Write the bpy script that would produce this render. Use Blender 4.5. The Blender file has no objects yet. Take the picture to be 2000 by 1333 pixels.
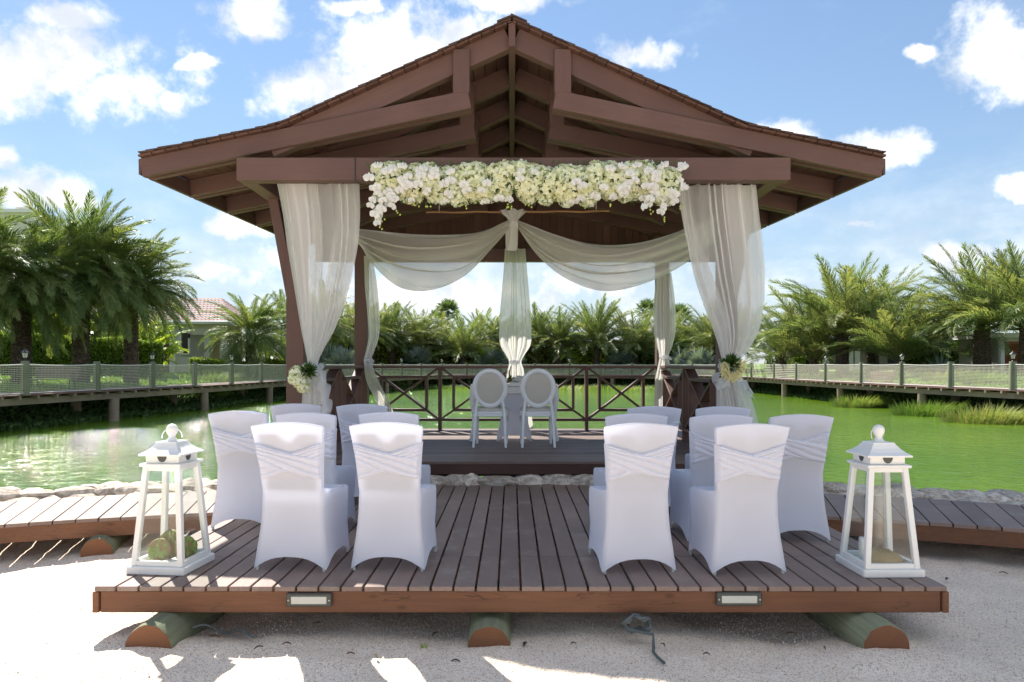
import bpy, bmesh, math, random
import numpy as np
from mathutils import Vector, Matrix, Quaternion
R = math.radians
random.seed(7); rng = np.random.default_rng(7)
sc = bpy.context.scene
C = sc.collection

# ------------------------------------------------------------------ camera, sky, sun, exposure
EYE = 1.60; F = 1400.0; HY = 712.0           # focal length and horizon in the units of a 2000 px wide frame
cam = bpy.data.cameras.new('camera'); cam_o = bpy.data.objects.new('camera', cam); C.objects.link(cam_o)
cam_o.location = (0, 0, EYE); cam_o.rotation_euler = (R(90), 0, 0)
cam.sensor_width = 36; cam.lens = F / 2000 * 36; cam.shift_y = (HY - 666.5) / 2000
cam.clip_end = 3000; cam.clip_start = 0.05
sc.camera = cam_o

SUN = Vector((-0.52, 0.82, 1.0)).normalized()      # towards the sun
sun = bpy.data.lights.new('sun', 'SUN'); sun.energy = 2.05; sun.angle = R(0.53); sun.color = (1.0, 0.95, 0.87)
sun_o = bpy.data.objects.new('sun', sun); C.objects.link(sun_o)
sun_o.rotation_euler = SUN.to_track_quat('Z', 'Y').to_euler(); sun_o.location = (0, 0, 30)

world = bpy.data.worlds.new('World'); sc.world = world; world.use_nodes = True
sc.view_settings.view_transform = 'Standard'; sc.view_settings.look = 'None'
sc.view_settings.exposure = 2.40; sc.view_settings.gamma = 1.0
sc.view_settings.use_curve_mapping = False

class NT:
    def __init__(s, tree): s.t = tree; s.n = tree.nodes; s.l = tree.links; s.n.clear()
    def new(s, kind, **kw):
        n = s.n.new(kind)
        for k, v in kw.items(): setattr(n, k, v)
        return n
    def put(s, sock, v):
        if hasattr(v, 'is_output') or isinstance(v, bpy.types.NodeSocket): s.l.new(v, sock)
        elif v is not None: sock.default_value = v
    def math(s, op, a, b=None, clamp=False):
        n = s.new('ShaderNodeMath', operation=op, use_clamp=clamp); s.put(n.inputs[0], a)
        if b is not None: s.put(n.inputs[1], b)
        return n.outputs[0]
    def vmath(s, op, a, b=None):
        n = s.new('ShaderNodeVectorMath', operation=op); s.put(n.inputs[0], a)
        if b is not None: s.put(n.inputs[1], b)
        return n.outputs['Value'] if op in ('LENGTH', 'DOT_PRODUCT') else n.outputs[0]
    def mix(s, f, a, b, blend='MIX'):
        n = s.new('ShaderNodeMix', data_type='RGBA', blend_type=blend)
        s.put(n.inputs[0], f); s.put(n.inputs[6], a); s.put(n.inputs[7], b); return n.outputs[2]
    def noise(s, vec, scale, detail=4, rough=.55, dist=0):
        n = s.new('ShaderNodeTexNoise'); s.put(n.inputs['Vector'], vec)
        n.inputs['Scale'].default_value = scale; n.inputs['Detail'].default_value = detail
        n.inputs['Roughness'].default_value = rough; n.inputs['Distortion'].default_value = dist
        return n
    def ramp(s, f, stops):
        n = s.new('ShaderNodeValToRGB'); s.put(n.inputs[0], f); e = n.color_ramp.elements
        while len(e) < len(stops): e.new(.5)
        for el, (p, c) in zip(e, stops): el.position = p; el.color = c if len(c) == 4 else (*c, 1)
        return n.outputs[0]
    def rng(s, v, a, b, c=0., d=1., kind='SMOOTHSTEP'):
        n = s.new('ShaderNodeMapRange', interpolation_type=kind); s.put(n.inputs[0], v)
        for i, q in enumerate((a, b, c, d)): s.put(n.inputs[i + 1], q)
        return n.outputs[0]

def c4(c): return (*c, 1)

def make_sky():
    CLO = 2.75; SKY = .385
    k = NT(world.node_tree)
    sky = k.new('ShaderNodeTexSky', sky_type='NISHITA', sun_disc=False)
    sky.sun_elevation = math.asin(SUN.z); sky.sun_rotation = math.atan2(SUN.x, SUN.y)
    sky.air_density = 1.0; sky.dust_density = 0.0; sky.ozone_density = 1.5; sky.altitude = 0
    geo = k.new('ShaderNodeTexCoord').outputs['Generated']
    d = k.vmath('NORMALIZE', geo)
    sep = k.new('ShaderNodeSeparateXYZ'); k.put(sep.inputs[0], d)
    ys = k.math('MAXIMUM', sep.outputs[1], .06)
    u = k.math('DIVIDE', sep.outputs[0], ys); v = k.math('DIVIDE', sep.outputs[2], ys)
    uv = k.new('ShaderNodeCombineXYZ'); k.put(uv.inputs[0], u); k.put(uv.inputs[2], v)
    # the cloud field: fractal noise gathered into cumulus around the bearings where clouds stand
    wn = k.noise(d, 7.0, 5, .6); warp = k.vmath('SUBTRACT', wn.outputs['Color'], (.5, .5, .5))
    uvw = k.vmath('ADD', uv.outputs[0], k.vmath('MULTIPLY', warp, (.10, 0, .085)))
    clouds = [(80,120,210,82),(250,160,125,58),(120,20,80,30),(0,150,120,80),(340,190,40,30),(375,120,45,14),
              (800,90,150,98),(655,168,130,58),(730,140,110,70),(880,75,80,60),(485,28,62,40),(1265,98,75,36),(1530,268,76,34),(1705,282,84,34),
              (1945,118,95,92),(1000,5,80,24),(455,440,85,40),(420,535,120,36),(860,585,330,60),(1180,540,260,44),(1810,110,30,14),
              (1845,510,110,36),(60,375,120,44),(1985,372,42,20),(560,500,110,34),(1690,436,50,14),(700,8,60,18),(0,310,40,26)]
    m = None
    for (x, y, rx, ry) in clouds:
        q = k.vmath('SUBTRACT', uvw, ((x-1000)/F, 0, (HY-y)/F))
        q = k.vmath('MULTIPLY', q, (F/rx/1.06, 0, F/ry/1.04))
        r = k.rng(k.vmath('LENGTH', q), .0, 2.0, 1., 0., 'LINEAR')
        if y > 380: r = k.math('MULTIPLY', r, .80)
        m = r if m is None else k.math('MAXIMUM', m, r)
    front = k.rng(sep.outputs[1], .02, .25)
    m = k.math('MULTIPLY', m, front)
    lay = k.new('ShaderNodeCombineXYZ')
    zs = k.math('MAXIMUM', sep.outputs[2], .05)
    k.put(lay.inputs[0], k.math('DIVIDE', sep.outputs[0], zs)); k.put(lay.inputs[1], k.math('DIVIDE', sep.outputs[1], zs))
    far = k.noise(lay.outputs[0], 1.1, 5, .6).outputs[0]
    back = k.math('MULTIPLY', k.rng(far, .46, .62), k.math('SUBTRACT', 1.0, front))  # unseen cloud cover behind the camera, thickened to brighten the shade
    fb = k.noise(d, 17.0, 7, .58, .1).outputs[0]
    fb2 = k.noise(d, 70.0, 4, .65).outputs[0]
    dens = k.math('ADD', k.math('ADD', m, k.math('MULTIPLY', k.math('SUBTRACT', fb, .5), 1.35)), k.math('MULTIPLY', k.math('SUBTRACT', fb2, .5), .30))
    edge = k.rng(dens, .36, .80)
    wisp = k.math('MULTIPLY', k.rng(k.noise(k.vmath('MULTIPLY', d, (1, 1, 2.2)), 4.2, 8, .62).outputs[0], .50, .78), .22)
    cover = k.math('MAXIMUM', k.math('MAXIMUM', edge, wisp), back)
    low = k.math('MULTIPLY', k.rng(sep.outputs[2], 0.02, .30, 1., 0.), .6)       # distant cloud banks low over the horizon
    cover = k.math('MAXIMUM', cover, k.math('MULTIPLY', low, k.rng(k.noise(k.vmath('MULTIPLY', d, (1, 1, 2.5)), 8, 8, .6).outputs[0], .36, .66)))
    core = k.rng(k.noise(k.vmath('ADD', d, (.03, 0, -.03)), 12.0, 7, .6).outputs[0], .36, .60)
    ccol = k.mix(core, (CLO*.58, CLO*.62, CLO*.68, 1), (CLO, CLO*.99, CLO*.97, 1))
    bw = k.new('ShaderNodeRGBToBW'); k.put(bw.inputs[0], sky.outputs[0])
    comp = k.math('DIVIDE', 1.0, k.math('ADD', 1.0, k.math('DIVIDE', bw.outputs[0], 6.0)))      # the glare round the sun held down
    cg = k.new('ShaderNodeCombineXYZ')
    for i, g in enumerate((1.26, 1.24, 1.20)): k.put(cg.inputs[i], k.math('MULTIPLY', comp, g*SKY))
    skc = k.vmath('MULTIPLY', sky.outputs[0], cg.outputs[0])
    hz = k.math('MULTIPLY', k.rng(sep.outputs[2], -.02, .27, 1., 0.), .60)
    skc = k.mix(hz, skc, (1.28, 1.56, 1.95, 1))
    col = k.mix(k.math('MULTIPLY', cover, .97), skc, ccol)
    bg = k.new('ShaderNodeBackground'); k.put(bg.inputs[0], col); bg.inputs[1].default_value = 0.10
    out = k.new('ShaderNodeOutputWorld'); k.l.new(bg.outputs[0], out.inputs[0])
make_sky()
world.cycles.sampling_method = 'MANUAL'; world.cycles.sample_map_resolution = 512

# ------------------------------------------------------------------ helpers
W = {}
def at(px, py, Y):            # a point at distance Y seen under that bearing
    return Vector(((px-1000)*Y/F, Y, EYE + (HY-py)*Y/F))
def put(o, M, parent):
    if parent is not None:
        o.parent = parent; o.matrix_basis = W[parent.name].inverted() @ M
    else: o.matrix_basis = M
    W[o.name] = M
def link(name, me, M=None, parent=None, kind=None):
    o = bpy.data.objects.new(name, me); C.objects.link(o)
    put(o, Matrix() if M is None else M, parent)
    if kind: o['kind'] = kind
    return o
def tag(o, label, cat, group=None):
    o['label'] = label; o['category'] = cat
    if group: o['group'] = group
    return o
def thing(name, label, cat, loc=(0, 0, 0), rz=0, group=None):
    return tag(link(name, None, Matrix.Translation(Vector(loc)) @ Matrix.Rotation(rz, 4, 'Z')), label, cat, group)
def T(*v): return Matrix.Translation(Vector(v))
def RZ(a): return Matrix.Rotation(a, 4, 'Z')
def mesh(name, verts, faces, mat=None, smooth=False):
    me = bpy.data.meshes.new(name); me.from_pydata([tuple(v) for v in verts], [], faces); me.update()
    if mat: me.materials.append(mat)
    if smooth: me.polygons.foreach_set('use_smooth', [True]*len(me.polygons))
    return me
def poly_soup(name, V, mat, smooth=False):     # V: (N,k,3) array of k-gons
    V = np.asarray(V, dtype=np.float32); n, k = V.shape[:2]
    me = bpy.data.meshes.new(name); me.vertices.add(n*k); me.vertices.foreach_set('co', V.reshape(-1))
    me.loops.add(n*k); me.loops.foreach_set('vertex_index', np.arange(n*k, dtype=np.int32))
    me.polygons.add(n); me.polygons.foreach_set('loop_start', np.arange(0, n*k, k, dtype=np.int32))
    me.polygons.foreach_set('loop_total', np.full(n, k, dtype=np.int32))
    me.update(calc_edges=True); me.validate()
    if mat: me.materials.append(mat)
    if smooth: me.polygons.foreach_set('use_smooth', [True]*n)
    return me
_bx = {}
def box_mesh(l, w, t, mat, bev=.004):
    key = (round(l, 3), round(w, 3), round(t, 3), mat.name, bev)
    if key in _bx: return _bx[key]
    bm = bmesh.new(); bmesh.ops.create_cube(bm, size=1)
    bmesh.ops.scale(bm, vec=(l, w, t), verts=bm.verts)
    if bev: bmesh.ops.bevel(bm, geom=bm.edges[:], offset=min(bev, .3*min(l, w, t)), segments=1, affect='EDGES')
    me = bpy.data.meshes.new('box'); bm.to_mesh(me); bm.free(); me.materials.append(mat)
    _bx[key] = me; return me
def frame(p0, p1, up):
    p0, p1, up = Vector(p0), Vector(p1), Vector(up)
    x = (p1-p0).normalized(); z = (up - x*x.dot(up)).normalized(); y = z.cross(x)
    M = Matrix((x, y, z)).transposed().to_4x4(); M.translation = (p0+p1)/2; return M
def board(name, p0, p1, w, t, mat, parent, up=(0, 0, 1), bev=.004, roll=0):
    l = (Vector(p1)-Vector(p0)).length
    return link(name, box_mesh(l, w, t, mat, bev), frame(p0, p1, up), parent)
def block(name, c, size, mat, parent, rz=0, bev=.004):      # box centred at c
    return link(name, box_mesh(*size, mat, bev), T(*c) @ RZ(rz), parent)
class MB:
    def __init__(s): s.v = []; s.f = []
    def grid(s, P, close_u=False, close_v=False):         # P[j][i] rows of points
        b = len(s.v); nj, ni = len(P), len(P[0])
        for r in P: s.v += [tuple(p) for p in r]
        for j in range(nj if close_v else nj-1):
            for i in range(ni if close_u else ni-1):
                j2, i2 = (j+1) % nj, (i+1) % ni
                s.f.append((b+j*ni+i, b+j*ni+i2, b+j2*ni+i2, b+j2*ni+i))
    def fan(s, pts):
        b = len(s.v); s.v += [tuple(p) for p in pts]; s.f.append(tuple(range(b, b+len(pts))))
    def tube(s, pts, r, n=8, caps=True):
        pts = [Vector(p) for p in pts]; rs = r if isinstance(r, (list, tuple)) else [r]*len(pts)
        rows = []; ref = Vector((0, 0, 1))
        for i, p in enumerate(pts):
            t = (pts[min(i+1, len(pts)-1)]-pts[max(i-1, 0)]).normalized()
            if abs(t.dot(ref)) > .95: ref = Vector((1, 0, 0)) if abs(t.x) < .9 else Vector((0, 1, 0))
            a = (ref - t*t.dot(ref)).normalized(); bb = t.cross(a); ref = a
            rows.append([p + (a*math.cos(2*math.pi*q/n) + bb*math.sin(2*math.pi*q/n))*rs[i] for q in range(n)])
        s.grid(rows, close_u=True)
        if caps: s.fan(rows[0][::-1]); s.fan(rows[-1])
    def lathe(s, prof, n=20, c=(0, 0, 0)):
        rows = [[(c[0]+r*math.cos(2*math.pi*q/n), c[1]+r*math.sin(2*math.pi*q/n), c[2]+z) for q in range(n)] for r, z in prof]
        s.grid(rows, close_u=True); s.fan(rows[0][::-1]); s.fan(rows[-1])
    def box(s, c, d):
        x, y, z = c; a, b, e = d[0]/2, d[1]/2, d[2]/2; k = len(s.v)
        s.v += [(x+i*a, y+j*b, z+l*e) for l in (-1, 1) for j in (-1, 1) for i in (-1, 1)]
        s.f += [tuple(k+q for q in f) for f in ((0,2,3,1),(4,5,7,6),(0,1,5,4),(2,6,7,3),(0,4,6,2),(1,3,7,5))]
    def me(s, name, mat, smooth=False): return mesh(name, s.v, s.f, mat, smooth)
    def build(s, name, mat, parent=None, M=None, smooth=False, kind=None):
        return link(name, s.me(name, mat, smooth), M, parent, kind)
def lerp(a, b, t): return a + (b-a)*t
def sstep(a, b, x):
    t = np.clip((np.asarray(x, dtype=float)-a)/(b-a), 0, 1); return t*t*(3-2*t)
def crom(tab, x):                 # smooth interpolation in a table of (x, values...)
    xs = [r[0] for r in tab]
    if x <= xs[0]: return tab[0][1:]
    if x >= xs[-1]: return tab[-1][1:]
    i = max(j for j in range(len(xs)-1) if xs[j] <= x)
    t = (x-xs[i])/(xs[i+1]-xs[i]); out = []
    for q in range(1, len(tab[0])):
        p0, p1, p2, p3 = tab[max(i-1, 0)][q], tab[i][q], tab[i+1][q], tab[min(i+2, len(xs)-1)][q]
        m1 = (p2-p0)/2 if i > 0 else p2-p1; m2 = (p3-p1)/2 if i < len(xs)-2 else p2-p1
        out.append((2*t**3-3*t*t+1)*p1+(t**3-2*t*t+t)*m1+(-2*t**3+3*t*t)*p2+(t**3-t*t)*m2)
    return out

# ------------------------------------------------------------------ materials
def newmat(name):
    m = bpy.data.materials.new(name); m.use_nodes = True; return m, NT(m.node_tree)
def finish(k, surf):
    o = k.new('ShaderNodeOutputMaterial'); k.l.new(surf, o.inputs[0])
def pbsdf(k, col, rough=.6, normal=None, **kw):
    p = k.new('ShaderNodeBsdfPrincipled'); k.put(p.inputs['Base Color'], col); k.put(p.inputs['Roughness'], rough)
    if normal is not None: k.put(p.inputs['Normal'], normal)
    for a, b in kw.items(): k.put(p.inputs[a.replace('_', ' ')], b)
    return p.outputs[0]
def bump(k, h, s=.3, dist=.01):
    b = k.new('ShaderNodeBump'); k.put(b.inputs['Height'], h); b.inputs['Strength'].default_value = s
    b.inputs['Distance'].default_value = dist; return b.outputs[0]
def wood(name, base, dark, rough=.6, grain=1.0, var=.25, crack=0, wear=None, spec=.4):
    m, k = newmat(name)
    oc = k.new('ShaderNodeTexCoord').outputs['Object']; rnd = k.new('ShaderNodeObjectInfo').outputs['Random']
    off = k.vmath('ADD', oc, k.vmath('MULTIPLY', k.new('ShaderNodeCombineXYZ').outputs[0], (0, 0, 0)))
    sh = k.new('ShaderNodeCombineXYZ'); r10 = k.math('MULTIPLY', rnd, 37.0)
    for i in range(3): k.put(sh.inputs[i], r10)
    v = k.vmath('ADD', oc, sh.outputs[0])
    g = k.noise(k.vmath('MULTIPLY', v, (1.3, 30, 30)), 1.6, 5, .6, .6).outputs[0]
    big = k.noise(v, 1.7, 3, .5).outputs[0]
    f = k.math('ADD', k.math('MULTIPLY', g, .65*grain), k.math('MULTIPLY', big, .5))
    col = k.mix(k.rng(f, .35, .8), c4(dark), c4(base))
    val = k.math('ADD', 1-var/2, k.math('MULTIPLY', rnd, var))
    hs = k.new('ShaderNodeHueSaturation'); k.put(hs.inputs['Value'], val); k.put(hs.inputs['Color'], col)
    col = hs.outputs[0]; h = g
    if wear is not None:
        w = k.rng(k.noise(v, 3.5, 6, .65).outputs[0], .52, .72); col = k.mix(k.math('MULTIPLY', w, .55), col, c4(wear))
    if crack:
        cr = k.noise(k.vmath('MULTIPLY', v, (.8, 1, 9)), 1.3, 4, .5, .4).outputs[0]
        ln = k.rng(k.math('ABSOLUTE', k.math('SUBTRACT', cr, .5)), 0.0, .006, 1., 0.)
        msk = k.math('MULTIPLY', ln, k.rng(k.noise(v, .9, 2).outputs[0], .48, .56))
        col = k.mix(k.math('MULTIPLY', msk, crack), col, (.02, .012, .008, 1))
        kn = k.new('ShaderNodeTexVoronoi'); k.put(kn.inputs['Vector'], k.vmath('MULTIPLY', v, (1, .6, 2.2))); kn.inputs['Scale'].default_value = 2.3
        kd = k.rng(kn.outputs['Distance'], .03, .10, 1., 0.)
        col = k.mix(k.math('MULTIPLY', kd, .55), col, (.05, .022, .012, 1))
    finish(k, pbsdf(k, col, k.rng(g, .3, .7, rough-.08, rough+.1, 'LINEAR'), bump(k, h, .25, .004), Specular_IOR_Level=spec))
    return m
def plain(name, col, rough=.5, nscale=20, var=.12, bmp=.05, spec=.5, metallic=0):
    m, k = newmat(name); oc = k.new('ShaderNodeTexCoord').outputs['Object']
    n = k.noise(oc, nscale, 5, .6).outputs[0]
    c = k.mix(n, c4([q*(1-var) for q in col]), c4([min(1, q*(1+var)) for q in col]))
    finish(k, pbsdf(k, c, rough, bump(k, n, bmp, .004), Specular_IOR_Level=spec, Metallic=metallic)); return m
def leafmat(name, cols, trans=.35, rough=.5, objvar=True):
    m, k = newmat(name); g = k.new('ShaderNodeNewGeometry').outputs['Random Per Island']
    r = k.new('ShaderNodeObjectInfo').outputs['Random']
    f = k.math('ADD', k.math('MULTIPLY', g, .55), k.math('MULTIPLY', r, .45)) if objvar else g
    n = len(cols); col = k.ramp(f, [((i+.5)/n, c) for i, c in enumerate(cols)])
    p = pbsdf(k, col, rough, Specular_IOR_Level=.28)
    t = k.new('ShaderNodeBsdfTranslucent'); k.put(t.inputs[0], k.mix(1.0, col, (1.25, 1.25, .6, 1), 'MULTIPLY'))
    mx = k.new('ShaderNodeMixShader'); mx.inputs[0].default_value = trans
    k.l.new(p, mx.inputs[1]); k.l.new(t.outputs[0], mx.inputs[2]); finish(k, mx.outputs[0]); return m
def fabric(name, col, trans=.35, clear=0., scale=260, rough=.8):
    m, k = newmat(name); oc = k.new('ShaderNodeTexCoord').outputs['Object']
    n = k.noise(oc, scale, 2).outputs[0]; nb = k.noise(oc, 6, 4).outputs[0]
    c = k.mix(nb, c4([q*.95 for q in col]), c4(col)); nm = bump(k, n, .08, .002)
    d = k.new('ShaderNodeBsdfDiffuse'); k.put(d.inputs[0], c); k.put(d.inputs['Normal'], nm)
    t = k.new('ShaderNodeBsdfTranslucent'); k.put(t.inputs[0], c)
    mx = k.new('ShaderNodeMixShader'); mx.inputs[0].default_value = trans
    k.l.new(d.outputs[0], mx.inputs[1]); k.l.new(t.outputs[0], mx.inputs[2]); s = mx.outputs[0]
    if clear:
        tr = k.new('ShaderNodeBsdfTransparent'); m2 = k.new('ShaderNodeMixShader'); m2.inputs[0].default_value = clear
        k.l.new(s, m2.inputs[1]); k.l.new(tr.outputs[0], m2.inputs[2]); s = m2.outputs[0]
    finish(k, s); return m

M = {}
M['brown'] = wood('brown_painted_timber', (.150, .088, .070), (.108, .062, .050), .55, .7, .16, spec=.3)
M['ceil'] = wood('ceiling_plank_timber', (.13, .07, .05), (.085, .044, .032), .6, 1, .4, spec=.25)
M['shingle'] = wood('roof_shingle', (.10, .065, .055), (.05, .035, .032), .8, 1, .6, spec=.2)
M['deck'] = wood('grey_brown_deck_board', (.31, .225, .188), (.21, .148, .122), .58, .8, .30, wear=(.36, .30, .26), spec=.35)
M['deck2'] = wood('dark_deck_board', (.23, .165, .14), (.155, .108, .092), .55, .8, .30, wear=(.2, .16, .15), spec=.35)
M['fascia'] = wood('red_brown_fascia', (.215, .095, .046), (.135, .056, .028), .55, .9, .15, crack=.6, spec=.35)
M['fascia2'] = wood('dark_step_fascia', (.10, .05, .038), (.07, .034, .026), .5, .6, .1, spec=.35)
M['bark'] = wood('green_treated_pole', (.28, .30, .19), (.17, .18, .115), .8, 1, .2, wear=(.26, .22, .15), spec=.2)
M['grey'] = wood('weathered_grey_timber', (.31, .245, .185), (.18, .14, .105), .85, 1, .3, spec=.15)
M['gpost'] = wood('greenish_fence_post', (.21, .215, .15), (.125, .135, .095), .85, 1, .3, spec=.15)
M['walk'] = wood('boardwalk_red_board', (.23, .14, .115), (.15, .09, .075), .7, 1, .3, spec=.2)
M['bamboo'] = wood('tan_bamboo', (.42, .22, .09), (.3, .15, .06), .5, .6, .1)
M['cover'] = fabric('white_spandex', (.85, .87, .96), .38)
M['sheer'] = fabric('sheer_white_voile', (.95, .945, .93), .5, .46, 500)
M['sheer2'] = fabric('cream_chiffon', (.93, .915, .87), .5, .24, 500)
M['tulle'] = fabric('white_tulle', (.86, .88, .9), .5, .35, 400)
M['white'] = plain('white_lacquer', (.80, .80, .77), .35, 9, .04, .03)
M['wplastic'] = plain('white_gloss_resin', (.80, .82, .84), .22, 5, .02, .01)
M['cream'] = fabric('cream_cushion', (.72, .69, .62), .25)
M['petal'] = fabric('white_petal', (.9, .9, .86), .35)
M['petal2'] = leafmat('cream_hydrangea_petal', [(.80, .80, .52), (.86, .85, .66), (.88, .87, .76), (.78, .84, .66), (.80, .86, .82), (.86, .84, .62)], .32, .6)
M['rose'] = leafmat('pale_yellow_rose', [(.84, .76, .46), (.87, .82, .60), (.86, .80, .52)], .25, .6)
M['green'] = leafmat('garland_green', [(.04, .10, .02), (.07, .14, .03), (.10, .18, .05)], .25)
M['bud'] = plain('green_bud', (.45, .52, .12), .5, 30)
M['iron'] = plain('black_iron', (.02, .02, .022), .45, 30)
M['bronze'] = plain('dark_bronze', (.075, .08, .07), .5, 40, .25, metallic=.3)
M['lens'] = plain('frosted_lens', (.55, .56, .50), .35, 14, .06)
M['cable'] = plain('grey_cable', (.10, .12, .12), .55, 30)
M['pad'] = leafmat('green_pad', [(.20, .30, .07), (.28, .38, .11), (.24, .26, .1)], .1, .6)
M['moss'] = leafmat('moss_brown', [(.22, .20, .06), (.3, .22, .1), (.16, .18, .05)], .1, .7)
M['net'] = plain('net_twine', (.62, .57, .48), .9, 30)
M['rope'] = plain('white_rope', (.72, .70, .66), .8, 60)
M['frond'] = leafmat('date_palm_leaflet', [(.095, .150, .055), (.130, .195, .070), (.175, .240, .088), (.235, .285, .112), (.31, .31, .12)], .42, .42)
M['frond2'] = leafmat('far_palm_leaflet', [(.100, .150, .062), (.140, .195, .082), (.19, .245, .105), (.26, .295, .130), (.34, .32, .15)], .42, .42)
M['fan'] = leafmat('fan_palm_leaf', [(.07, .12, .055), (.11, .17, .075), (.15, .21, .09)], .35, .45)
M['blue'] = leafmat('silver_fan_leaf', [(.15, .20, .19), (.20, .26, .25), (.26, .32, .30)], .2, .5)
M['areca'] = leafmat('areca_leaf', [(.20, .34, .05), (.34, .44, .06), (.48, .50, .08)], .5, .45)
M['hedge'] = leafmat('hedge_leaf', [(.10, .17, .03), (.17, .26, .045), (.26, .35, .06), (.38, .33, .08)], .45, .5)
M['creeper'] = leafmat('creeper_leaf', [(.035, .08, .026), (.06, .12, .037), (.10, .17, .05)], .25, .45)
M['reed'] = leafmat('reed_blade', [(.12, .21, .05), (.17, .27, .07), (.25, .31, .10), (.34, .31, .16)], .35, .5)
M['turf'] = leafmat('lawn_leaf', [(.13, .24, .05), (.18, .31, .065), (.24, .37, .09)], .35, .5)
M['wall'] = plain('cream_render', (.62, .60, .52), .85, 3, .06, .1)
M['yellow'] = plain('yellow_render', (.62, .50, .30), .85, 3, .06, .1)
M['tile'] = wood('clay_roof_tile', (.46, .22, .15), (.34, .15, .10), .8, .5, .3)
M['door'] = wood('red_brown_door', (.17, .065, .035), (.11, .04, .022), .5, 1, .1)
M['orange'] = wood('orange_shutter', (.30, .11, .045), (.2, .07, .03), .6, 1, .15)
M['trim'] = plain('white_trim', (.75, .74, .70), .6, 8)
M['cavity'] = plain('dark_opening', (.03, .03, .03), .5, 8)
M['leaflit'] = leafmat('dry_leaf', [(.08, .05, .03), (.14, .08, .04), (.05, .05, .03)], .1)

def trunkmat():
    m, k = newmat('palm_trunk'); oc = k.new('ShaderNodeTexCoord').outputs['Object']
    n = k.noise(oc, 9, 6, .7).outputs[0]; n2 = k.noise(oc, 40, 3).outputs[0]
    col = k.mix(k.rng(n, .3, .7), (.035, .026, .02, 1), (.15, .115, .085, 1))
    finish(k, pbsdf(k, col, .9, bump(k, n2, .5, .02), Specular_IOR_Level=.15)); return m
M['trunk'] = trunkmat()
def stonemat():
    m, k = newmat('limestone'); oc = k.new('ShaderNodeTexCoord').outputs['Object']; r = k.new('ShaderNodeObjectInfo').outputs['Random']
    sh = k.new('ShaderNodeCombineXYZ')
    for i in range(3): k.put(sh.inputs[i], k.math('MULTIPLY', r, 50))
    v = k.vmath('ADD', oc, sh.outputs[0])
    n = k.noise(v, 7, 7, .65).outputs[0]; n2 = k.noise(v, 2.2, 3).outputs[0]
    col = k.mix(k.rng(n, .32, .62), (.34, .27, .21, 1), (.74, .66, .56, 1))
    col = k.mix(k.math('MULTIPLY', k.rng(n2, .5, .7), .45), col, (.40, .27, .18, 1))
    hs = k.new('ShaderNodeHueSaturation'); k.put(hs.inputs['Value'], k.math('ADD', .8, k.math('MULTIPLY', r, .4))); k.put(hs.inputs['Color'], col)
    finish(k, pbsdf(k, hs.outputs[0], .9, bump(k, n, .7, .03), Specular_IOR_Level=.2)); return m
M['stone'] = stonemat()
def sandmat():
    m, k = newmat('coral_gravel'); oc = k.new('ShaderNodeTexCoord').outputs['Object']
    vo = k.new('ShaderNodeTexVoronoi'); k.put(vo.inputs['Vector'], oc); vo.inputs['Scale'].default_value = 165
    cs = k.new('ShaderNodeSeparateColor'); k.put(cs.inputs[0], vo.outputs['Color'])
    g = cs.outputs[0]
    col = k.ramp(g, [(0, (.30, .21, .145)), (.05, (.58, .43, .31)), (.15, (.80, .62, .47)), (.5, (.92, .745, .575)), (.8, (.95, .81, .66)), (1, (.96, .89, .78))])
    big = k.noise(oc, 1.1, 5, .6).outputs[0]
    col = k.mix(k.math('MULTIPLY', k.rng(big, .45, .75), .22), col, (.58, .46, .35, 1))
    st = k.noise(oc, 5.5, 6, .7).outputs[0]
    col = k.mix(k.math('MULTIPLY', k.rng(st, .62, .76), .45), col, (.30, .23, .14, 1))
    n2 = k.noise(oc, 60, 4, .7).outputs[0]; n3 = k.noise(oc, 14, 3, .6).outputs[0]
    h = k.math('ADD', k.math('ADD', k.math('MULTIPLY', vo.outputs['Distance'], -.5), k.math('MULTIPLY', n2, .5)), k.math('MULTIPLY', n3, 1.6))
    finish(k, pbsdf(k, col, .95, bump(k, h, .5, .010), Specular_IOR_Level=.15)); return m
M['sand'] = sandmat()
def watermat():
    m, k = newmat('green_pond_water'); oc = k.new('ShaderNodeTexCoord').outputs['Object']
    w1 = k.noise(k.vmath('MULTIPLY', oc, (.55, 1.0, 1)), 3.2, 4, .6, .5).outputs[0]
    w2 = k.noise(k.vmath('MULTIPLY', oc, (.6, 1, 1)), 13, 3, .6, .3).outputs[0]
    h = k.math('ADD', w1, k.math('MULTIPLY', w2, .35))
    big = k.noise(oc, .12, 3).outputs[0]
    col = k.mix(k.rng(big, .3, .7), (.075, .160, .008, 1), (.120, .205, .013, 1))
    finish(k, pbsdf(k, col, .05, bump(k, h, .85, .15), IOR=1.42)); return m
M['water'] = watermat()
def groundmat():
    m, k = newmat('garden_ground'); oc = k.new('ShaderNodeTexCoord').outputs['Object']
    n = k.noise(oc, 3.5, 7, .7).outputs[0]; n2 = k.noise(oc, .25, 4).outputs[0]
    g = k.mix(k.rng(n, .3, .7), (.08, .15, .03, 1), (.18, .29, .06, 1))
    col = k.mix(k.rng(n2, .52, .66), g, (.22, .19, .12, 1))
    sp = k.new('ShaderNodeSeparateXYZ'); k.put(sp.inputs[0], oc)
    soil = k.rng(sp.outputs[2], .35, .8, 1., 0.)
    col = k.mix(soil, col, (.05, .048, .028, 1))
    finish(k, pbsdf(k, col, .95, bump(k, n, .8, .05), Specular_IOR_Level=.1)); return m
M['ground'] = groundmat()
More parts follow.
